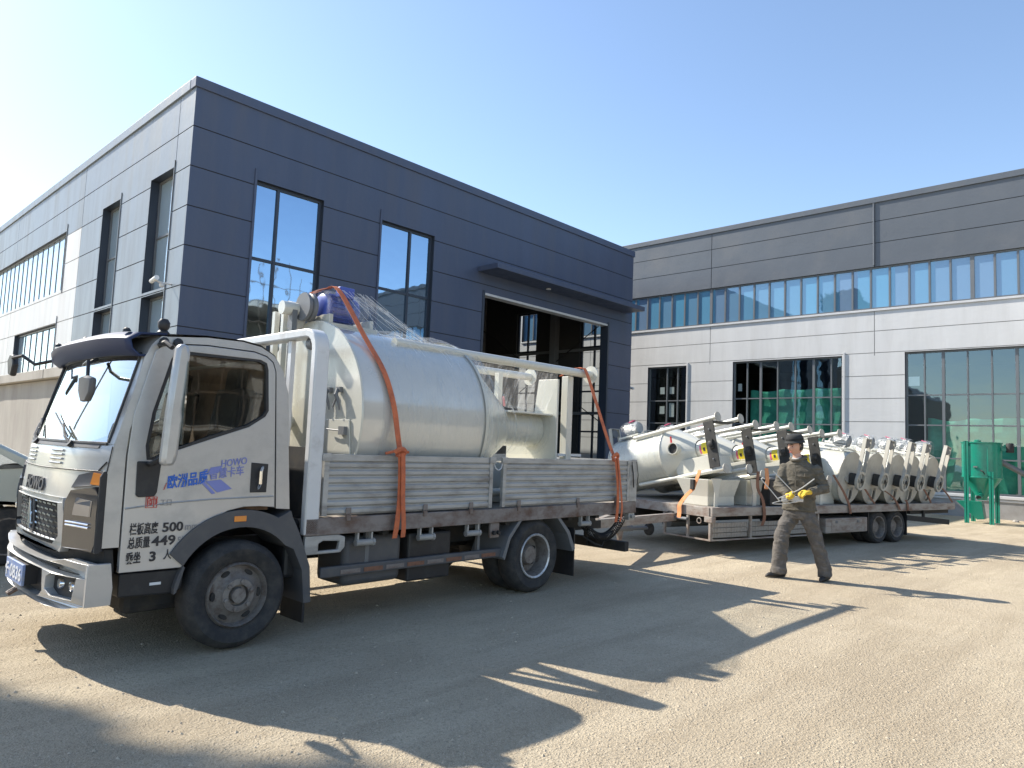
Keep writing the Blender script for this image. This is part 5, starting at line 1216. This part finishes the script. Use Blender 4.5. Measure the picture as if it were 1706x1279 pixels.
    for k in range(5):
        a = 2 * PI * k / 5 + .4; b.bar((-.2, .04 * math.cos(a), -.02 + .04 * math.sin(a)), (-.2, .13 * math.cos(a), -.02 + .13 * math.sin(a)), .03, .018, (1, 0, 0))
    b.build('pulley_spokes', M_CREAMD, pw)
    MB().cyl((-.24, 0, -.02), (0, 0, -.02), .03, seg=12).build('shaft', M_CHAS, t, smooth=40)
    MB().box(-.15, -.02, -.09, .09, -.12, .09).build('bearing_housing', M_CHAN, t, bevel=.02)
    for y in (-.105, .105): MB().box(-.23, -.165, y - .012, y + .012, .02, Rm + .26).build('guard_rail', M_CREAMD, t)
    MB().box(-.23, -.16, -.118, .118, Rm + .262, Rm + .275).build('guard_top', M_CREAMD, t)
    b = MB(); b.lathe([(.05, -.02), (.075, -.02), (.075, .02), (.05, .02)], (-.2, 0, Rm + .18), (1, 0, 0), 18); b.build('drive_pulley', M_STEEL, t, smooth=40)
    b = MB(); b.lathe([(0, -.02), (.075, -.02), (.08, 0), (.06, .0)], (-.012, -.06, -.30), (1, 0, 0), 18, sc=(.75, 1.2)); b.build('inspection_cover', M_CHAN, t, smooth=40)
    b = MB(); b.box(-.05, -.013, -.13, -.10, -.36, -.16); b.box(-.05, -.013, .02, .05, -.38, -.2); b.build('lid_bracket', M_CREAMD, t)
    # film round the drum and motor
    def wf(u, v):
        a = 2 * PI * u; r = Rm + .012 + .012 * noise.noise(Vector((v * 5, a * 2, 2))); return (-.0 + 1.16 * v, r * math.cos(a), r * math.sin(a))
    MB().grid(36, 12, wf, closeu=True).build('plastic_wrap', M_FILM, t, smooth=75, fix=False)
    def mf(u, v):
        a = PI * u; p = Vector((.10 + .38 * v, .21 * math.cos(a), Rm - .02 + .34 * math.sin(a) * (1 - .25 * v * v)))
        return p + Vector((0, 1, 1)) * .03 * noise.noise(Vector((u * 6, v * 4, 8)))
    MB().grid(22, 12, mf).build('plastic_wrap', M_FILM, t, smooth=75, fix=False)
    return t
def pose(a, bdir):
    """Euler that turns local x to bdir, keeping z upward"""
    x = Vector(bdir).normalized(); y = Vector((0, 0, 1)).cross(x).normalized(); z = x.cross(y); y, z = y * math.cos(a) + z * math.sin(a), z * math.cos(a) - y * math.sin(a)
    return Matrix((x, y, z)).transposed().to_euler()
# front four: lids at the far side, feet towards the near edge; rear five: lids at the near edge
GF, GR = 'mixers with their feet to the near edge of the trailer', 'mixers with their lids to the near edge of the trailer'
fl = ['front mixer on the trailer, its orange strap and black outlet beside the truck tailgate', 'second mixer with feet outward from the truck, just left of the worker',
      'third mixer with feet outward, directly behind the head of the worker', 'fourth mixer with feet outward, right of the worker beside the rear lids']
rl = ['first round-lidded mixer right of the worker, nearest the brown chain', 'second round-lidded mixer from the worker, grey motor on top', 'middle round-lidded mixer of the five at the trailer rear',
      'fourth round-lidded mixer from the worker, pink tape on its motor', 'last round-lidded mixer at the rear end of the trailer']
proto = None
for k in range(4):
    s = .66 + .885 * k
    foot = Vector(tw(s - .0, .16, 1.66 - .045 * k)); cap_ = Vector(tw(s - .16, 2.40, 1.20))
    jt = random.Random(20 + k); foot += Vector((0, 0, jt.uniform(-.025, .02))); cap_ += TU * jt.uniform(-.05, .05)
    d = foot - cap_; loc = foot - d.normalized() * 2.31
    if proto is None:
        proto = small_mixer(fl[0], GF); o = proto; o.location = loc; o.rotation_euler = pose(0, d)
        # pose keeps local y to the left of x; the near-left legs sit at -y
    else: o = dup(proto, loc, pose(R_(jt.uniform(-3, 3)), d), fl[k], GF)
for k in range(5):
    s = 3.70 + .665 * k
    jt = random.Random(40 + k)
    lid = Vector(tw(s + jt.uniform(-.03, .03), .10 + jt.uniform(-.03, .04), 1.17 - .008 * k)); far = Vector(tw(s + .05, 2.3, 1.42))
    o = dup(proto, lid, pose(R_(11 + jt.uniform(-3.5, 3.5)), far - lid), rl[k], GR, scale=(1, .74, 1.0))
# plain funnels standing on the deck under the front mixers
for k in range(4):
    s = .55 + .885 * k
    t = thing('feed_funnel', ['cream feed funnel on the trailer deck behind the ratchet strap', 'cream feed funnel on the deck second from the trailer front', 'cream feed funnel on the deck hidden behind the worker', 'cream feed funnel on the deck right of the worker'][k], 'funnel', tw(s, .3, .70), 'feed funnels under the mixers', local=True, rot=(0, 0, TA))
    b = MB()
    def ringq(z, hx_, hy_, oy=0): return [(-hx_, oy - hy_, z), (hx_, oy - hy_, z), (hx_, oy + hy_, z), (-hx_, oy + hy_, z)]
    R0, R1, R2 = ringq(0, .30, .24, .25), ringq(.14, .30, .24, .25), ringq(.40, .37, .33, .28)
    b.add(R0 + R1 + R2, [(0, 1, 5, 4), (1, 2, 6, 5), (2, 3, 7, 6), (3, 0, 4, 7), (4, 5, 9, 8), (5, 6, 10, 9), (6, 7, 11, 10), (7, 4, 8, 11), (3, 2, 1, 0), (8, 9, 10, 11)])
    b.build('funnel_body', M_CREAM, t, bevel=.006)
    b = MB(); b.prism([(-.10, .42), (.12, .42), (.06, .22), (.045, 0), (-.035, 0), (-.03, .22)], [], lambda u, v: (-.26 + u, -.10, v), (0, -.012, 0)); b.build('support_foot', M_CREAM, t)

# straps, chain binders and loose bits on the trailer
def tstrap(name, label, pts, w_, m_, grp): 
    o = MB().ribbon(smoothpts(pts), w_, .006).build(name, m_); return tag(o, label, 'strap', grp)
t = thing('ratchet_strap', 'bright orange ratchet strap over the front mixer leg of the trailer', 'strap', tw(-.03, .60, .5), 'trailer load straps', local=True)
P0 = Vector(tw(-.03, .60, .5))
q = lambda s, o, z: Vector(tw(s, o, z)) - P0
wvec = TN * -.04
MB().ribbon(smoothpts([q(-.06, .60, .50), q(-.05, .60, .60), q(-.045, .60, .70), q(-.0, .52, .84), q(.02, .40, .95)]), wvec, .008).build('strap_band', M_STRAPO, t)
MB().ribbon(smoothpts([q(.02, .40, .95), q(.03, .34, 1.10), q(.05, .30, 1.24)]), wvec * .8, .008).build('strap_band', M_STRAPO, t)
MB().obox(q(.01, .40, 1.02), TN, (0, 0, 1), TU, .035, .075, .02).build('ratchet', M_CHAS, t, bevel=.006)
tstrap('load_strap', 'brown strap hanging from the second trailer mixer left of the worker', [tw(1.05, .02, 1.25), tw(1.02, -.0, 1.0), tw(1.12, -.02, .8), tw(1.15, -.025, .55), tw(1.1, -.02, .42)], TU * .035, M_STRAPB, 'trailer load straps')
tstrap('load_strap', 'short orange strap end beside the worker on the second mixer feet', [tw(1.35, .1, 1.30), tw(1.30, .04, 1.12), tw(1.22, .0, .98)], TU * .045, M_STRAPO, 'trailer load straps')
lb = ['brown strap slanting down across the first round lid right of the worker', 'brown strap from the pulley of the first round lid to the deck', 'brown strap from the second round lid pulley down over the side rail', 'brown strap below the middle round-lidded mixer', 'dark strap below the fourth round-lidded mixer', 'dark strap behind the last lid at the trailer rear end']
sp = [[(3.0, .0, 1.22), (3.25, -.02, .95), (3.42, -.025, .72), (3.46, -.03, .56)], [(3.95, .0, .98), (4.1, -.0, .85), (4.25, .0, .72)], [(4.5, -.0, .98), (4.85, -.02, .82), (5.05, -.03, .60)], [(5.3, -.0, .78), (5.33, -.02, .70), (5.34, -.025, .58)], [(5.95, .0, .98), (6.15, .0, .8), (6.25, .02, .71)], [(6.75, .05, 1.0), (6.95, .03, .85), (7.1, .02, .71)]]
for l_, P in zip(lb, sp): tstrap('load_strap', l_, [tw(*p) for p in P], TU * .032, M_STRAPB, 'trailer load straps')
cr_ = thing('black_crate', 'black box on the trailer deck behind the hands of the worker', 'box', tw(1.75, .12, .70), local=True, rot=(0, 0, TA))
b = MB(); b.box(-.27, .27, 0, .4, 0, .42); b.build('box_body', M_BLACKP, cr_, bevel=.015); MB().box(-.28, .28, -.01, .41, .42, .45).build('box_rim', M_STEEL, cr_, bevel=.006)

# ================================================================== GREEN HOPPER MACHINE by the hall
HXc, HYc, HB = 24.7, 4.32, -.2
hp = thing('hopper_mixer', 'green conical hopper machine on legs standing in front of the pale hall', 'machine', (HXc, HYc, HB))
b = MB(); b.lathe([(.50, 1.30), (.515, 1.31), (.515, 1.33), (.50, 1.34), (.50, 2.30), (.52, 2.31), (.52, 2.34), (.0, 2.345)], (HXc, HYc, HB), (0, 0, 1), 44, caps=False); b.build('drum', M_GREEN, hp, smooth=35)
b = MB(); b.lathe([(.50, 1.30), (.13, .74), (.13, .66)], (HXc, HYc, HB), (0, 0, 1), 40, caps=False); b.build('cone', M_GREEN, hp, smooth=35)
for (a, nm) in ((145, 0), (35, 1), (215, 0), (-35, 1)):
    x = HXc + .53 * math.cos(R_(a)) ; y = HYc + .53 * math.sin(R_(a))
    b = MB(); b.box(x - .045, x + .045, y - .008, y + .008, HB - .0, HB + (2.36 if a == 145 else 1.5)); b.box(x - .045, x - .03, y - .06, y + .06, HB, HB + (2.36 if a == 145 else 1.5)); b.build('leg', M_GREEN, hp)
b = MB(); b.prism([(.40, .62), (-.02, .62), (-.08, .12), (.10, .10), (.62, .60)], [], lambda u, v: (HXc - .22, HYc + u, HB + v), (.34, 0, 0)); b.build('inlet_tray', M_GREEND, hp, bevel=.006)
b = MB(); b.cyl((HXc - .15, HYc + .0, HB + .80), (HXc - .42, HYc + .01, HB + .74), .075, seg=16); b.build('discharge_spout', M_GREEN, hp, smooth=40)
b = MB(); b.cyl((HXc - .42, HYc + .01, HB + .742), (HXc - .425, HYc + .01, HB + .740), .062, seg=16); b.build('spout_mouth', M_CHAS, hp)
b = MB(); b.prism([(-.24, 1.36), (.24, 1.36), (.24, 2.22), (-.24, 2.22)], [], lambda u, v: (HXc - math.sqrt(.51 ** 2 - u * u) - .006, HYc + u, HB + v), (-.004, 0, 0)); b.build('inspection_door', M_GREEN, hp)
b = MB(); b.box(HXc - .535, HXc - .50, HYc + .02, HYc + .12, HB + 1.60, HB + 1.64); b.build('door_latch', M_CHROME, hp)
b = MB(); b.tube([(HXc - .51, HYc - .06, HB + 1.52), (HXc - .56, HYc - .12, HB + 1.50), (HXc - .51, HYc - .16, HB + 1.42)], .014, 6); b.build('door_handle', M_CHAS, hp)
b = MB(); b.lathe([(0, 0), (.09, 0), (.09, .05), (.03, .07)], (HXc, HYc + .1, HB + 2.345), (0, 0, 1), 16, caps=False); b.build('top_bearing', M_GREEN, hp, smooth=40)
mo2 = MB().lathe([(0, 0), (.09, 0), (.10, .02), (.10, .24), (.08, .27), (0, .27)], (HXc - .05, HYc - .70, HB + 2.06), (0, 0, 1), 18, caps=False).build('motor', M_CHAS, hp, smooth=40)
MB().box(HXc - .12, HXc + .02, HYc - .62, HYc - .50, HB + 2.1, HB + 2.2).build('motor_bracket', M_GREEND, hp)
fl_ = MB().tube([(HXc - .05, HYc - .72, HB + 2.30), (HXc - .08, HYc - .85, HB + 2.27), (HXc - .05, HYc - .98, HB + 2.24)], [.04, .03, .005], 6).build('film_scrap', M_FILM, hp)
au = thing('auger_conveyor', 'slanted grey auger tube leaning by the green hopper at the right edge', 'auger', (25.2, 3.0, -.2))
b = MB(); b.cyl((25.0, 3.95, 1.62), (25.6, 2.2, .55), .075, seg=16); b.build('auger_pipe', M_STEEL, au, smooth=40)
b = MB(); b.cyl((25.6, 2.2, .55), (25.7, 1.9, .52), .09, seg=16); b.build('auger_end', M_STEEL, au, smooth=40)
b = MB(); b.cyl((25.56, 2.3, .52), (25.56, 2.3, -.2), .03, seg=8); b.build('support_leg', M_STEEL, au)
rs = random.Random(12)
for k in range(7):
    y = 3.75 - .33 * k; x = 26.3 + rs.uniform(-.2, .2)
    b = MB(); P = []
    r = rs.uniform(.06, .11)
    b.lathe([(0, 0), (r, .01), (r * .8, r * .7), (0, r * .9)], (x, y, gz(x, y) - .01), (rs.uniform(-.2, .2), rs.uniform(-.2, .2), 1), 7, caps=False)
    o = b.build('rubble', M_CONC); tag(o, 'lump of pale rubble at the foot of the pale hall by the green hopper', 'rubble', 'rubble along the foot of the pale hall')

# ================================================================== WORKER
PB = Vector((8.98, 3.52, 0.0)); PR = Vector((.685, -.728, 0)).normalized(); PT = Vector((-.728, -.685, 0)).normalized()   # PR: to the right, PT: to the front
def pw(r, t, z): return PB + PR * r + PT * t + Vector((0, 0, z))
GZ = gz(PB.x, PB.y)
def skin_mesh(nodes, edges, root=0, sub=2):
    """nodes: (point, rx, ry)"""
    me = bpy.data.meshes.new('s'); me.from_pydata([n[0] for n in nodes], edges, [])
    o = bpy.data.objects.new('s', me); S.collection.objects.link(o)
    md = o.modifiers.new('sk', 'SKIN'); md.use_smooth_shade = True; md.branch_smoothing = .6
    for i, n in enumerate(nodes):
        sv = me.skin_vertices[0].data[i]; sv.radius = (n[1], n[2] if len(n) > 2 else n[1]); sv.use_root = (i == root)
    sb = o.modifiers.new('sb', 'SUBSURF'); sb.levels = sub; sb.render_levels = sub
    dg = bpy.context.evaluated_depsgraph_get(); m2 = bpy.data.meshes.new_from_object(o.evaluated_get(dg))
    vs = [v.co.copy() for v in m2.vertices]; fs = [tuple(p.vertices) for p in m2.polygons]
    bpy.data.objects.remove(o); bpy.data.meshes.remove(me); bpy.data.meshes.remove(m2)
    return vs, fs
def remeshed(b, vox, smooth=3):
    me = bpy.data.meshes.new('r'); me.from_pydata(b.v, [], b.f); o = bpy.data.objects.new('r', me); S.collection.objects.link(o)
    md = o.modifiers.new('rm', 'REMESH'); md.mode = 'VOXEL'; md.voxel_size = vox; md.use_smooth_shade = True
    if smooth: sm_ = o.modifiers.new('sm', 'SMOOTH'); sm_.iterations = smooth; sm_.factor = .5
    dg = bpy.context.evaluated_depsgraph_get(); m2 = bpy.data.meshes.new_from_object(o.evaluated_get(dg))
    q_ = MB().add([v.co.copy() for v in m2.vertices], [tuple(p.vertices) for p in m2.polygons])
    bpy.data.objects.remove(o); bpy.data.meshes.remove(me); bpy.data.meshes.remove(m2); return q_
worker = thing('person', 'man in charcoal work clothes, black hat and yellow gloves walking beside the trailer', 'person', (PB.x, PB.y, GZ))
# joints (r to the picture right, t to the front of the picture, z up); he walks to the left
J = dict(pel=(.02, 0, .93), wst=(.015, 0, 1.06), chest=(.02, .0, 1.27), neck=(-.005, .0, 1.47), head0=(-.03, .0, 1.55),
         shR=(.165, .10, 1.365), elR=(.265, .16, 1.13), wrR=(.035, .27, 1.075), shL=(-.12, -.09, 1.365), elL=(-.225, -.05, 1.13), wrL=(-.18, .17, 1.03),
         hpN=(.08, .05, .88), knN=(.19, .08, .50), anN=(.31, .08, .10), hpF=(-.05, -.05, .88), knF=(-.185, -.04, .51), anF=(-.22, -.05, .09))
V_ = {k: pw(*v) for k, v in J.items()}
def mid(a, c, t=.5): return V_[a].lerp(V_[c], t)
# --- body: one continuous skin, hidden under the clothes but for head and neck
nodes = [(V_['pel'], .10, .08), (V_['wst'], .10, .08), (V_['chest'], .11, .09), (V_['neck'] - Vector((0, 0, .03)), .065), (V_['neck'] + Vector((0, 0, .03)), .056), (V_['head0'], .058),
         (V_['shR'], .055), (V_['elR'], .042), (V_['wrR'], .03), (V_['shL'], .055), (V_['elL'], .042), (V_['wrL'], .03),
         (V_['hpN'], .07), (V_['knN'], .055), (V_['anN'], .04), (V_['hpF'], .07), (V_['knF'], .055), (V_['anF'], .04)]
E_ = [(0, 1), (1, 2), (2, 3), (3, 4), (4, 5), (2, 6), (6, 7), (7, 8), (2, 9), (9, 10), (10, 11), (0, 12), (12, 13), (13, 14), (0, 15), (15, 16), (16, 17)]
vs, fs = skin_mesh(nodes, E_, 0, 2)
hb_ = MB().add(vs, fs)
# head: face to the left of the picture, turned a little to the front and down
HC = pw(-.035, .005, 1.635); FD = (PR * -.90 + PT * .40 + Vector((0, 0, -.22))).normalized(); SD = Vector((0, 0, 1)).cross(FD).normalized(); UD = FD.cross(SD)
def headpt(a, e):
    """a: azimuth from the face, e: elevation"""
    x, y, z = math.cos(e) * math.cos(a), math.cos(e) * math.sin(a), math.sin(e)
    X, Y, Z = .098 * x, .076 * y, .118 * z
    if z < 0: X *= 1 - .10 * z * z; Y *= 1 + .22 * z
    if x > 0:
        f = x * x
        X += .006 * f
        X += .030 * math.exp(-((y / .16) ** 2) - ((z + .12) / .17) ** 2)           # nose
        X -= .010 * math.exp(-(((abs(y) - .34) / .16) ** 2) - ((z - .07) / .11) ** 2)  # eye sockets
        X += .007 * math.exp(-((y / .5) ** 2) - ((z - .25) / .09) ** 2)            # brow
        X += .009 * math.exp(-((y / .26) ** 2) - ((z + .52) / .09) ** 2)           # lips
        X += .014 * math.exp(-((y / .3) ** 2) - ((z + .84) / .14) ** 2)            # chin
        X -= .005 * math.exp(-((y / .3) ** 2) - ((z + .67) / .06) ** 2)
        Y += .006 * (1 if y > 0 else -1) * math.exp(-(((abs(y) - .62) / .2) ** 2) - ((z + .15) / .16) ** 2)  # cheekbones
    return HC + FD * X + SD * Y + UD * Z
hb_.grid(64, 44, lambda u, v: headpt(2 * PI * u, -PI / 2 + .02 + (PI - .04) * v), closeu=True)
for sg in (-1, 1):      # ears
    hb_.grid(14, 10, lambda u, v: HC + SD * (sg * (.076 + .012 * math.sin(PI * v) ** .5)) + FD * (-.006 + .020 * math.cos(2 * PI * u) * math.sin(PI * v)) + UD * (-.004 + .034 * math.sin(2 * PI * u) * math.sin(PI * v)), closeu=True)
body = remeshed(hb_, .0062, 2).build('body', M_SKIN, worker, smooth=80)
for sg in (-1, 1):
    e = HC + FD * .083 + SD * (.030 * sg) + UD * .010
    MB().lathe([(0, .007), (.008, .005), (.011, 0), (.008, -.005), (0, -.006)], e, FD, 12, caps=False).build('eye', M_CHAS, body)
    MB().tube([HC + FD * .100 + SD * (.016 * sg) + UD * .030, HC + FD * .097 + SD * (.034 * sg) + UD * .034, HC + FD * .082 + SD * (.050 * sg) + UD * .028], .0045, 5).build('eyebrow', M_HAT, body)
MB().tube([HC + FD * .097 + SD * (.022) + UD * -.062, HC + FD * .108 + UD * -.060, HC + FD * .097 + SD * -.022 + UD * -.062], .0035, 5).build('mouth', M_REDT, body)
# hair at the back and the hat (soft, with a narrow brim)
def hair(u, v):
    a = R_(85 + 190 * u); e = R_(-28 + 70 * v); p = headpt(a, e); return HC + (p - HC) * 1.045
MB().grid(24, 10, hair).build('hair', M_HAT, worker, smooth=80, solid=.008)
UH = (UD + FD * -.10).normalized(); HH = HC + UD * .060
hat = MB(); hat.lathe([(.106, 0), (.107, .025), (.101, .055), (.088, .078), (.05, .09), (0, .092)], HH, UH, 32, caps=False, sc=(1, 1))
hat.lathe([(.100, .014), (.122, -.014), (.125, -.018), (.121, -.022), (.10, .004)], HH, UH, 32, caps=False)
hat_o = hat.build('hat', M_HAT, worker, smooth=50)
MB().lathe([(.108, .012), (.109, .034)], HH, UH, 32, caps=False).build('hat_band', M_SEAT, hat_o, smooth=60)
# --- jacket: lofted torso plus sleeves, fused and creased
WA = (PR * .80 + PT * .60).normalized(); WB = (PT * .80 - PR * .60).normalized()     # across the shoulders / out of the chest
def loft(rows, n=28):
    """rows: (centre, half width, half depth, squareness)"""
    b = MB(); m = len(rows); vs = []
    for (c, a_, d_, e_) in rows:
        for k in range(n):
            t_ = 2 * PI * k / n; ct, st_ = math.cos(t_), math.sin(t_)
            vs.append(c + WA * (a_ * math.copysign(abs(ct) ** e_, ct)) + WB * (d_ * math.copysign(abs(st_) ** e_, st_)))
    fs = [(i * n + k, i * n + (k + 1) % n, (i + 1) * n + (k + 1) % n, (i + 1) * n + k) for i in range(m - 1) for k in range(n)]
    fs += [tuple(range(n - 1, -1, -1)), tuple(range((m - 1) * n, m * n))]
    return b.add(vs, fs)
jb = loft([(pw(.02, 0, .835), .192, .132, .85), (pw(.02, 0, .87), .200, .140, .85), (pw(.018, 0, .96), .188, .132, .85), (pw(.018, 0, 1.08), .184, .128, .85), (pw(.02, 0, 1.22), .194, .132, .85), (pw(.02, 0, 1.33), .192, .124, .9), (pw(.015, 0, 1.41), .160, .10, .95), (pw(.005, 0, 1.455), .10, .088, 1), (pw(-.005, 0, 1.48), .082, .078, 1)])
for a_, e_, w_ in (('shR', 'elR', 'wrR'), ('shL', 'elL', 'wrL')):
    jb.tube([mid(a_, e_, -.12), V_[a_], mid(a_, e_, .5), mid(a_, e_, .9), V_[e_] + (V_[w_] - V_[a_]).normalized() * .02, mid(e_, w_, .15), mid(e_, w_, .5), mid(e_, w_, .88)], [.055, .076, .069, .064, .066, .063, .056, .049], 14)
jb = remeshed(jb, .009, 3)
for v in jb.v:
    q_ = Vector((v.x * 5 + v.z * 4, v.y * 5, v.z * 13))
    f = (1 - abs(noise.noise(q_)) * 2.2); f = max(0, f) ** 2          # sharp ridges: pulled folds
    g_ = max(0, 1 - abs(noise.noise(Vector((v.x * 11, v.y * 11, v.z * 30)))) * 2.4) ** 2
    arm = 1.0 if (v - pw(.02, 0, v.z)).length > .21 else .45
    v += (v - pw(.02, 0, v.z)).normalized() * (.012 * f - .004) + PT * (.011 * g_ * arm)
    if v.z < .90: v += PR * .008 * noise.noise(v * 22)
jk_ = jb.build('jacket', M_CLOTH, worker, smooth=70)
MB().tube([pw(-.075, .105, 1.40), pw(-.085, .135, 1.25), pw(-.085, .14, 1.08), pw(-.085, .14, .90)], .008, 6).build('button_placket', M_CLOTH, jk_)
b = MB(); b.tube([pw(-.075, -.04, 1.475), pw(-.085, .04, 1.455), pw(-.045, .085, 1.455), pw(.04, .085, 1.485), pw(.085, .03, 1.50), pw(.06, -.05, 1.51)], .022, 8); b.build('collar', M_CLOTH, jk_, smooth=60)
for (a_, w_) in (('elR', 'wrR'), ('elL', 'wrL')):
    c0 = mid(a_, w_, .80); c1_ = mid(a_, w_, .98); MB().cyl(c0, c1_, .056, .047, 14).build('cuff', M_CLOTH, jk_, bevel=.006, smooth=50)
b = MB(); b.tube([pw(.02, 0, .85) + WA * .197 * math.cos(a) + WB * .139 * math.sin(a) for a in [2 * PI * k / 28 for k in range(29)]], .013, 6); b.build('hem', M_CLOTH, jk_, smooth=60)
b = MB(); b.tube([pw(-.085, .035, 1.475), pw(-.055, .075, 1.465), pw(-.0, .08, 1.48)], .016, 8); b.build('undershirt', M_SHIRT, worker, smooth=60)
for (r, z) in ((-.045, 1.26),):
    MB().obox(pw(r + .10, .175, z + .02), PR + PT * -.25, (0, 0, 1), PT, .055, .022, .006).build('pocket_flap', M_CLOTH, jk_, bevel=.004)
# --- trousers
tb_ = loft([(pw(.02, 0, 1.0), .150, .112, .9), (pw(.02, 0, .90), .165, .122, .9), (pw(.015, 0, .80), .170, .124, .9), (pw(.01, 0, .735), .15, .105, .9)])
tb_.tube([pw(.075, .045, .86), pw(.11, .07, .72), mid('hpN', 'knN', .65), V_['knN'], mid('knN', 'anN', .5), mid('knN', 'anN', .9), V_['anN'] + Vector((0, 0, -.045))], [.100, .102, .090, .082, .080, .082, .088], 16)
tb_.tube([pw(-.045, -.04, .86), pw(-.075, -.06, .72), mid('hpF', 'knF', .65), V_['knF'], mid('knF', 'anF', .5), mid('knF', 'anF', .9), V_['anF'] + Vector((0, 0, -.04))], [.100, .103, .094, .088, .088, .092, .098], 16)
tb_ = remeshed(tb_, .009, 3)
for v in tb_.v:
    q_ = Vector((v.x * 5, v.y * 5, v.z * 7 + v.x * 6)); f = max(0, 1 - abs(noise.noise(q_)) * 2.2) ** 2
    g_ = max(0, 1 - abs(noise.noise(Vector((v.x * 8, v.y * 8, v.z * 22)))) * 2.4) ** 2
    v += PT * (.014 * f - .004 + .008 * g_) + PR * (.008 * f - .003)
    v.z = max(v.z, GZ + .035)
tb_.build('trousers', M_TROUS, worker, smooth=70)
# --- shoes
def shoe(c, d):
    d = Vector(d).normalized(); sd = Vector((0, 0, 1)).cross(d)
    def fn(u, v):
        a = 2 * PI * u; x = -.085 + .265 * v; w_ = .047 * math.sin(PI * min(1, .16 + .84 * v) ** .8) ** .45 * (1 if v < .999 else .2) if v < 1 else .004
        w_ = max(w_, .006); h = (.085 - .035 * v) * (1 if v < .8 else max(.35, 1 - ((v - .8) / .2) ** 2 * .65))
        y = w_ * math.cos(a); z = .005 + h * (.5 + .5 * math.sin(a)); return Vector((c[0], c[1], GZ)) + d * x + sd * y + Vector((0, 0, z))
    b = MB(); b.grid(20, 18, fn, closeu=True); n = 20
    b.f.append(list(range(n))); b.m.append(0); b.f.append(list(range(17 * n, 18 * n))); b.m.append(0)
    o = b.build('shoe', M_SHOE, worker, smooth=60)
shoe(V_['anF'], PR * -1 + PT * .25); shoe(V_['anN'], PR * -.55 + PT * .6)
# --- gloved hands round the rods
def hand(w0, fdir, palm, side):
    """w0 wrist, fdir finger direction, palm normal the fingers curl toward, side: thumb side"""
    f = Vector(fdir).normalized(); p = Vector(palm); p = (p - f * p.dot(f)).normalized(); s_ = f.cross(p).normalized() * side
    w0 = Vector(w0); nodes = [(w0 - f * .05, .040, .036), (w0, .038, .030), (w0 + f * .045, .046, .024), (w0 + f * .085, .046, .020)]
    ed = [(0, 1), (1, 2), (2, 3)]
    b = MB(); vs, fs = skin_mesh(nodes, ed, 1, 2); b.add(vs, fs)
    for k, (o, L) in enumerate(((.034, .9), (.012, 1.), (-.012, .95), (-.034, .78))):
        k0 = w0 + f * .082 + s_ * o; d1 = (f * .75 + p * .65).normalized(); d2 = (f * -.1 + p).normalized(); d3 = (f * -.85 + p * .5).normalized()
        q1 = k0 + d1 * .042 * L; q2 = q1 + d2 * .03 * L; q3 = q2 + d3 * .024 * L
        vs, fs = skin_mesh([(k0 - f * .02, .0125), (k0, .0125), (q1, .0120), (q2, .011), (q3, .0095)], [(0, 1), (1, 2), (2, 3), (3, 4)], 0, 1); b.add(vs, fs)
    t0 = w0 + f * .025 + s_ * .036; t1 = t0 + (f * .6 + s_ * .7 + p * .4).normalized() * .038; t2 = t1 + (f * .7 + p * .8 - s_ * .1).normalized() * .034
    vs, fs = skin_mesh([(t0 - f * .01 - s_ * .015, .016), (t0, .016), (t1, .0135), (t2, .011)], [(0, 1), (1, 2), (2, 3)], 0, 1); b.add(vs, fs)
    remeshed(b, .0045, 1).build('glove', M_GLOVE, worker, smooth=70)
hR = V_['wrR'] + PR * .0; hL = V_['wrL']
hand(hR + PR * -.01, PR * -.95 + PT * .25 + Vector((0, 0, -.12)), Vector((0, 0, -.8)) + PT * -.5, -1)
hand(hL + PT * .02, PR * -.45 + PT * .8 + Vector((0, 0, .10)), Vector((0, 0, -.5)) + PR * .7, 1)
g = pw(-.12, .27, 1.045)
def rod(label, P): tag(MB().tube(smoothpts([pw(*q) for q in P], 5), .0065, 6).build('steel_rod', M_ROD), label, 'rod', 'pale rods in the hands of the worker')
rod('straight pale rod slanting from the lower left up across the chest of the worker', [(-.36, .29, .99), (-.10, .265, 1.10), (.10, .245, 1.24)])
rod('pale rod pointing up to the left from the left glove of the worker', [(-.15, .26, 1.06), (-.28, .26, 1.19), (-.40, .255, 1.31)])
rod('hooked pale rod with a bent top at the far left of the gloves', [(-.33, .27, .96), (-.43, .26, 1.08), (-.53, .255, 1.19), (-.545, .255, 1.215), (-.525, .255, 1.23), (-.505, .255, 1.215)])
tag(MB().tube(smoothpts([pw(-.14, .27, 1.04), pw(-.26, .275, .98), pw(-.42, .28, .93), pw(-.30, .28, .925), pw(-.12, .275, .96)], 5), .0045, 6).build('wire_loop', M_ROD), 'thin wire loop hanging under the gloves of the worker', 'wire')
rg = MB()
def rgf(u, v): return pw(-.30 + .26 * u, .262 + .02 * noise.noise(Vector((u * 5, v * 5, 1))), .955 + .085 * v * (.5 + .5 * u) + .02 * noise.noise(Vector((u * 4, v * 4, 9))))
tag(rg.grid(14, 10, rgf).build('rag', M_SHIRT, smooth=70, solid=.006), 'crumpled pale rag held below the gloves of the worker', 'rag')
